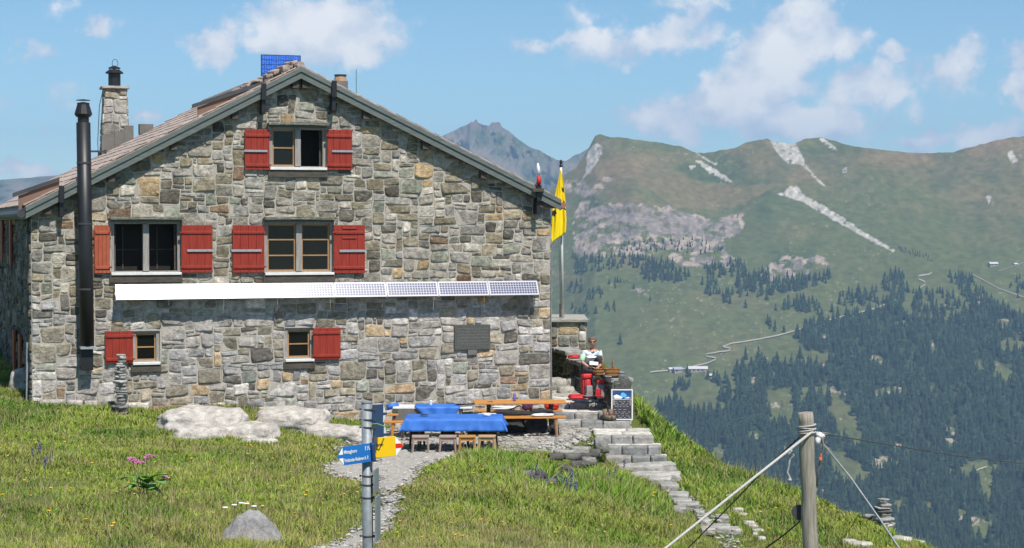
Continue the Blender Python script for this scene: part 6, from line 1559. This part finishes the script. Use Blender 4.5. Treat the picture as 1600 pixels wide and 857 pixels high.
rope('guy_cable', [(1283, 690, 16.0), (1330, 748, 15.8), (1375, 812, 15.6), (1412, 868, 15.4), (1480, 985, 15), (1500, 1020, 14.9)], .009, 'steel', 'grey steel cable running from the post top down to the right')
rope('overhead_cable', [(1292, 679, 16.0), (1340, 687, 24), (1400, 697, 40), (1500, 713, 80), (1610, 726, 130), (1900, 790, 200)], [.005, .007, .011, .02, .03, .04], 'dark_rope', 'thin dark cable stretching from the post across the valley to the right')
rope('hanging_strap', [(1285, 684, 15.97), (1287, 700, 15.97), (1281, 720, 15.97), (1279, 735, 15.97), (1276, 760, 15.97)], .007, 'mortar' if False else 'boot', 'brown strap hanging down the right side of the post')
c = P(1282, 718, 15.95); q = MB(); q.rock((0, 0, 0), (.03, .03, .035), (0, 0, 0), 3, n=5, boxy=.3, amp=.2); q.tube([(.0, 0, .01), (.006, 0, .05)], .007, 6); tag(q.build('orange_clip', 'orange', loc=c), 'small orange clip on the strap beside the post', 'clip')
q = MB(); base = P(1236, 708, 15.9); q.tube([P(a, b, 15.9) - base for a, b in ((1236, 704), (1240, 712), (1234, 716), (1233, 728), (1230, 738), (1235, 748), (1234, 753))], [.012, .010, .012, .006, .007, .009, .004], 7); q.rock(P(1236, 710, 15.9) - base, (.05, .04, .04), (0, 0, 0), 6, n=5, boxy=.2, amp=.3); q.rock(P(1234, 750, 15.9) - base, (.035, .03, .025), (0, 0, 0), 6, n=5, boxy=.2, amp=.3)
tag(q.build('rope_end', 'rope', smooth=True, loc=base), 'knotted loose rope end dangling from the thick pale rope', 'rope end')

# ------------------------------------------------------------------ flowering plant with big leaves
pl = P(228, 788, 29.4); pz = g1(pl.x, 29.4); plant = empty('flowering_plant', (pl.x, 29.4, pz)); tag(plant, 'tall plant with broad leaves and pink flower heads in the left meadow', 'plant')
def toL(a, b, Y0=29.4): p = P(a, b, Y0); return Vector((p.x - pl.x, Y0 - 29.4, p.z - pz))
def leaf(mb, base, tipv, w_, droop=.05):
    base = Vector(base); tipv = Vector(tipv); d = tipv - base; s_ = d.cross(Vector((0, 0, 1))).normalized(); n = 7; vs = []
    for i in range(n + 1):
        t_ = i / n; ww = w_ * math.sin(math.pi * min(1, t_ * .92 + .08)) ** .7; p = base + d * t_ + Vector((0, 0, droop * math.sin(math.pi * t_)))
        vs += [p - s_ * ww, p + Vector((0, 0, -.02)), p + s_ * ww]
    fs = []
    for i in range(n): k = i * 3; fs += [(k, k + 1, k + 4, k + 3), (k + 1, k + 2, k + 5, k + 4)]
    mb.add(vs, fs)
r_ = random.Random(31)
for i in range(11):
    an = r_.uniform(0, 6.28); L = r_.uniform(.22, .42); q = MB(); b_ = Vector((r_.uniform(-.06, .12), r_.uniform(-.05, .05), r_.uniform(.12, .32)))
    leaf(q, b_, b_ + Vector((math.cos(an) * L, math.sin(an) * L * .6 - .05, r_.uniform(-.08, .12))), r_.uniform(.09, .16)); q.build('leaf', 'leaf', plant, smooth=True)
for i, (a, b, s_) in enumerate([(206, 718, 1.0), (214, 722, .9), (222, 723, .6), (229, 716, .7), (236, 713, .8), (258, 745, .55), (222, 749, .5)]):
    tpv = toL(a, b); q = MB(); q.tube([(tpv.x * .3, 0, .0), (tpv.x * .7, .0, tpv.z * .6), tpv], .006, 5); q.build('stem', 'stalk', plant)
    q = MB()
    for k in range(int(26 * s_)):
        q.rock(tpv + Vector((r_.uniform(-.07, .07), r_.uniform(-.06, .06), r_.uniform(-.025, .03))) * s_, (.028, .028, .026), (0, 0, 0), k, n=2, boxy=.2, amp=.3)
    q.build('flower_head', 'pink', plant)
for i, (a, b) in enumerate([(352, 794), (366, 790), (377, 787), (385, 788), (397, 792)]):
    Y0 = 27.2 if i else 26.8; p = P(a, b, Y0); zg = g1(p.x, Y0); f = empty('white_flower', (p.x, Y0, zg)); tag(f, ['white flower at the left side of the grey boulder', 'white flower just behind the grey boulder top'][min(i, 1)], 'flower', 'white flowers around the grey boulder' if i else None)
    q = MB(); q.tube([(0, 0, 0), (0, 0, max(.05, p.z - zg))], .004, 5); q.build('stem', 'stalk', f)
    q = MB(); q.lathe((0, 0, max(.05, p.z - zg)), [(.01, -.005), (.042, .008), (.036, .014), (.0, .012)], 12); q.build('petals', 'white_petal', f)
# ------------------------------------------------------------------ grass of the meadow
rng = np.random.default_rng(11)
def hut_local(x, y):
    dx = x - HO.x; dy = y - HO.y; return dx * U.x + dy * U.y, dx * BK.x + dy * BK.y
def stair_mask(x, y):
    m_ = np.zeros(np.shape(x), bool)
    for (a, b, Y0, zt_, zb_, Y1) in STEPS:
        m_ |= (x > sx(a, 660, Y0) - .0) & (x < sx(b, 660, Y0) + .02) & (y > Y0 - .02) & (y < Y1 + .1)
    return m_
ROCKS = [(o.location.x, o.location.y, max(o.dimensions.x, .1) / 2, max(o.dimensions.y, .1) / 2) for o in bpy.data.objects if o.name.split('.')[0] in ('white_boulder', 'grey_boulder', 'pale_outcrop')]
def keep(x, y, pm=0.0):
    k = path_d(x, y) > pm
    k &= ~(ter_in(x, y) & ((y > 38.9) | (fbm(x * 2.2, y * 2.2, 0, 67, 3) < -.02) | (x > .9)) & (seg_dist(x, y, TERP + [TERP[0]]) > .1 * (1 + fbm(x * 3, y * 3, 0, 66, 2))))
    lx, ly = hut_local(x, y); k &= ~((lx > -.06) & (lx < WID + .06) & (ly > -.06) & (ly < DEP + .1))
    k &= ~stair_mask(x, y)
    k &= rim_side(x, y) < 4.5
    # foot trail beside the small stones is bare in places
    tr = seg_dist(x, y, [tuple(P(1050, 770, 38.8).xy), tuple(P(1085, 810, 36.4).xy), tuple(P(1115, 835, 34.6).xy), tuple(P(1150, 880, 32).xy)])
    k &= ~((tr < .2 + .2 * fbm(x * 2, y * 2, 0, 68, 3)) & (rng.random(np.shape(x)) < .93))
    # the parapet and everything behind it
    k &= ~((x > .95) & (y > 44.6) & (rim_side(x, y) < -.05)) & ~((x > 2.2) & (x < 2.85) & (y > 42.95) & (y < 46))
    for (a, b, rx, ry) in ROCKS: k &= ((x - a) / (rx * .93)) ** 2 + ((y - b) / (ry * .93)) ** 2 > 1
    for o in SLABS: k &= ~((np.abs(x - o[0]) < o[2] * .5) & (y > o[1] - .32) & (y < o[1] + .26))
    return k
SLABS = [(o.location.x, o.location.y, o.dimensions.x) for o in bpy.data.objects if o.name.startswith('stone_slab')]
N = 900000
Yv = 21.6 + (49.5 - 21.6) * rng.random(N) ** 1.05; Xv = (rng.random(N) * 2 - 1) * (.29 * Yv + .6)
k = keep(Xv, Yv, .0); Xv = Xv[k]; Yv = Yv[k]; N = len(Xv)
Zv = G(Xv, Yv) - .01
pxv = 800 + F * Xv / Yv
tuft = fbm(Xv * 2.2, Yv * 2.2, 0, 81, 3); patch = fbm(Xv * .45, Yv * .45, 0, 82, 3); mid = fbm(Xv * 1.1, Yv * 1.1, 0, 83, 3)
dpath = path_d(Xv, Yv); dter = seg_dist(Xv, Yv, TERP + [TERP[0]]); rs = -rim_side(Xv, Yv)
def gauss(a, b, Y0, sx_, sy_): c = P(a, b, Y0); return np.exp(-((Xv - c.x) / sx_) ** 2 - ((Yv - c.y) / sy_) ** 2)
lush = np.clip(gauss(860, 760, 35.3, 1.6, 1.6) + gauss(960, 770, 36.6, 1.1, 1.9) + gauss(720, 705, 37.0, 1.3, .7) + gauss(1010, 680, 43.0, .35, 1.3) * 1.2 + gauss(1040, 690, 42.3, .6, 1.0) + .5 * gauss(1150, 760, 39.2, 1.6, 2.0), 0, 1.2)
H = .085 * (1 + .85 * tuft + .45 * patch) + .13 * lush * (.7 + .6 * np.clip(mid + .3, 0, 1))
H *= np.clip(.35 + dpath / .9, .35, 1) * np.clip(.4 + dter / .5, .4, 1)
for (a, b_, w_) in BKS: H = np.where((np.abs(Xv - a) < w_ * .5 + .04) & (Yv > b_ - .8) & (Yv < b_ + .15), H * .3, H)
for (a, b_, w_) in SLABS: H = np.where((np.abs(Xv - a) < w_ * .5 + .04) & (Yv > b_ - .9) & (Yv < b_ + .3), H * .35, H)
H *= .55 + .9 * rng.random(N)
H = np.clip(H, .025, .55)
stalk = rng.random(N) < (.035 + .05 * np.clip(patch + .2, 0, 1) + .03 * (Yv < 30))
H = np.where(stalk, H * 1.5 + .07, H)
Wd = np.where(stalk, .004, .0062 + .0045 * rng.random(N)) * (1 + .5 * lush * rng.random(N)) * np.clip(Yv / 32, .8, 1.35)
an = rng.random(N) * 6.283; la = rng.random(N) * 6.283; lean = H * (.15 + .9 * rng.random(N) ** 1.2); lean = np.where(stalk, lean * .35, lean)
broad = (~stalk) & (rng.random(N) < .05) & (fbm(Xv * 1.6, Yv * 1.6, 0, 88, 2) > -.05); Wd = np.where(broad, Wd * 3.6, Wd); H = np.where(broad, H * .75, H)
cx, sy_ = np.cos(an) * Wd, np.sin(an) * Wd; lx_v, ly_v = np.cos(la) * lean + .02 * H, np.sin(la) * lean
V = np.empty((N, 5, 3), np.float32)
V[:, 0] = np.stack([Xv - cx, Yv - sy_, Zv], -1); V[:, 1] = np.stack([Xv + cx, Yv + sy_, Zv], -1)
V[:, 2] = np.stack([Xv + cx * .8 + lx_v * .35, Yv + sy_ * .8 + ly_v * .35, Zv + H * .55], -1); V[:, 3] = np.stack([Xv - cx * .8 + lx_v * .35, Yv - sy_ * .8 + ly_v * .35, Zv + H * .55], -1)
V[:, 4] = np.stack([Xv + lx_v, Yv + ly_v, Zv + H * .97], -1)
b = np.arange(N)[:, None] * 5
g1c = np.array([.165, .245, .030]); g2c = np.array([.27, .32, .05]); g3c = np.array([.075, .150, .016]); br = np.array([.27, .205, .085]); st_ = np.array([.33, .27, .14]); lu = np.array([.13, .27, .028])
w1 = np.clip(.5 + 1.1 * mid + .35 * (rng.random(N) - .5), 0, 1)[:, None]; C = g1c * (1 - w1) + g2c * w1
w2 = np.clip(2.3 * fbm(Xv * .8, Yv * .5, 4, 84, 4) - .15, 0, .85)[:, None]; C = C * (1 - w2) + g3c * w2
w3 = np.clip(1.7 * fbm(Xv * .55, Yv * .9, 8, 85, 4) + .10 * (Yv < 30) + .05, 0, .5)[:, None] * (rng.random(N) < .6)[:, None]; C = C * (1 - w3) + br * w3
w4 = np.clip(lush * .8, 0, .8)[:, None] * (rng.random(N) < .75)[:, None]; C = C * (1 - w4) + lu * w4
C = np.where(stalk[:, None], st_ * (.6 + .7 * rng.random((N, 1))), C)
C = C * (.80 + .62 * rng.random((N, 1)))
C = np.where(broad[:, None], np.array([.13, .27, .035]) * (.7 + .6 * rng.random((N, 1))), C)
dead = rng.random(N) < .05; C = np.where(dead[:, None], np.array([.42, .36, .20]) * (.7 + .5 * rng.random((N, 1))), C)
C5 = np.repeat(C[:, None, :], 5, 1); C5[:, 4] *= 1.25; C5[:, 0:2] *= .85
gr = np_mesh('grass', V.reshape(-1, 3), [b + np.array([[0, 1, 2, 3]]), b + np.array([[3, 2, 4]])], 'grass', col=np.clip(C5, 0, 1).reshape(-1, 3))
tag(gr, 'uncut green and yellowish meadow grass with seed stalks', 'grass', kind='stuff')

# ------------------------------------------------------------------ single flowers, copied one by one
def flower_src(name, hgt, kind):
    f = empty(name, (0, 0, 0))
    q = MB(); q.tube([(0, 0, 0), (.004, 0, hgt)], .003, 4); q.build('stem', 'stalk', f)
    q = MB()
    if kind == 'yellow': q.lathe((.004, 0, hgt), [(.006, -.006), (.022, .004), (.020, .009), (.0, .008)], 9); q.build('petals', 'yellow_petal', f)
    else:
        rr = random.Random(5)
        for k_ in range(22): q.rock((rr.uniform(-.018, .018), rr.uniform(-.018, .018), hgt - .14 + k_ * .008), (.024, .024, .02), (0, 0, 0), k_, n=2, boxy=.2, amp=.3)
        q.build('blossoms', 'violet', f)
    return f
ys_ = flower_src('yellow_flower', .20, 'yellow'); vs_ = flower_src('violet_flower', .42, 'violet')
kids = {ys_: list(ys_.children), vs_: list(vs_.children)}
def place(src, x, y, label, group, s_):
    c = src.copy(); COL.objects.link(c); c.location = (x, y, g1(x, y)); c.rotation_euler = (random.uniform(-.1, .1), random.uniform(-.1, .1), random.uniform(0, 6)); c.scale = (s_, s_, s_)
    for k_ in kids[src]:
        d = k_.copy(); COL.objects.link(d); d.parent = c
    tag(c, label, 'flower', group)
random.seed(3)
YA = [((0, 690, 570, 857), 60, 'small yellow flower in the left meadow, left of the signpost'), ((620, 730, 1120, 857), 34, 'small yellow flower in the middle meadow between path and footpath'), ((1100, 720, 1240, 857), 12, 'small yellow flower on the slope just left of the wooden post')]
for (box, n_, lb) in YA:
    i = 0; t_ = 0
    while i < n_ and t_ < 3000:
        t_ += 1
        px_ = random.uniform(box[0], box[2]); Y0 = random.uniform(24.5, 37); x = (px_ - 800) / F * Y0; z = g1(x, Y0); py_ = 350 - z / Y0 * F
        if not (box[1] < py_ < box[3] + 5) or not keep(np.array([x]), np.array([Y0]), .15)[0]: continue
        place(ys_, x, Y0, lb, lb.replace('small yellow flower', 'yellow flowers'), random.uniform(.7, 1.25)); i += 1
VA = [((820, 745, 900, 790), 12, (33.5, 35.8), 'violet flower spike at the foot of the dark stones in the bank'), ((950, 735, 985, 775), 8, (36.2, 38), 'violet flower spike in the tall grass left of the rough steps'), ((20, 720, 80, 790), 6, (28, 33), 'violet flower spike at the far left of the meadow'), ((880, 780, 910, 800), 5, (32.5, 34.5), 'violet flower spike in the middle of the meadow bank')]
for (box, n_, yr, lb) in VA:
    i = 0
    for _ in range(400):
        if i >= n_: break
        px_ = random.uniform(box[0], box[2]); Y0 = random.uniform(*yr); x = (px_ - 800) / F * Y0
        place(vs_, x, Y0, lb, lb.replace('violet flower spike', 'violet flower spikes'), random.uniform(.6, 1.0)); i += 1
for s_ in (ys_, vs_):
    for k_ in kids[s_]: bpy.data.objects.remove(k_)
    bpy.data.objects.remove(s_)

# loose stones on the path: nobody could count them
q = MB(); r_ = random.Random(44); kk = 0
base = []
for s_ in range(4):
    t_ = MB(); t_.rock((0, 0, 0), (1, 1, .6), (0, 0, 0), s_, n=2, boxy=.5, amp=.25); base.append((np.array(t_.v), np.array(t_.f)))
PX_ = rng.uniform(-6.5, 2.8, 60000); PY_ = rng.uniform(23, 43.5, 60000)
ok = ((path_d(PX_, PY_) < .03 + .12 * rng.random(60000) ** 2) & (PY_ < 39)) | ((np.abs(ter_d(PX_, PY_)) < .3) & (rng.random(60000) < .5) & (PY_ < 41)) | (ter_d(PX_, PY_) < 0) & (rng.random(60000) < .16)
tr = seg_dist(PX_, PY_, [tuple(P(1050, 770, 38.8).xy), tuple(P(1085, 810, 36.4).xy), tuple(P(1115, 835, 34.6).xy), tuple(P(1150, 880, 32).xy)])
lx_, ly_ = hut_local(PX_, PY_); ok &= ly_ < -.1
PX_, PY_ = PX_[ok], PY_[ok]; PX2 = rng.uniform(1.5, 6, 12000); PY2 = rng.uniform(31, 40, 12000)
tr = seg_dist(PX2, PY2, [tuple(P(1030, 765, 38.8).xy), tuple(P(1085, 810, 36.4).xy), tuple(P(1115, 835, 34.6).xy), tuple(P(1150, 880, 32).xy)]); o2 = (tr < .22) & (rng.random(12000) < .45)
PX_ = np.r_[PX_, PX2[o2]]; PY_ = np.r_[PY_, PY2[o2]]; PZ_ = G(PX_, PY_) + .05
vv, ff, cc2, off = [], [], [], 0
for k_ in range(len(PX_)):
    v_, f_ = base[k_ % 4]; sz = .016 + .05 * rng.random() ** 4 + .015 * rng.random(); an = rng.uniform(0, 6.28)
    w = v_ * sz * np.array([1.4, 1, .8]); w = np.stack([w[:, 0] * math.cos(an) - w[:, 1] * math.sin(an), w[:, 0] * math.sin(an) + w[:, 1] * math.cos(an), w[:, 2]], -1)
    vv.append(w + np.array([PX_[k_], PY_[k_], PZ_[k_] + sz * .15])); ff.append(f_ + off); off += len(v_); g_ = rng.uniform(.22, .60); cc2.append(np.tile([g_, g_ * .96, g_ * .88], (len(v_), 1)))
tag(np_mesh('gravel', np.concatenate(vv), np.concatenate(ff), 'rock', col=np.concatenate(cc2)), 'loose pale stones strewn over the footpath and terrace', 'gravel', kind='stuff')
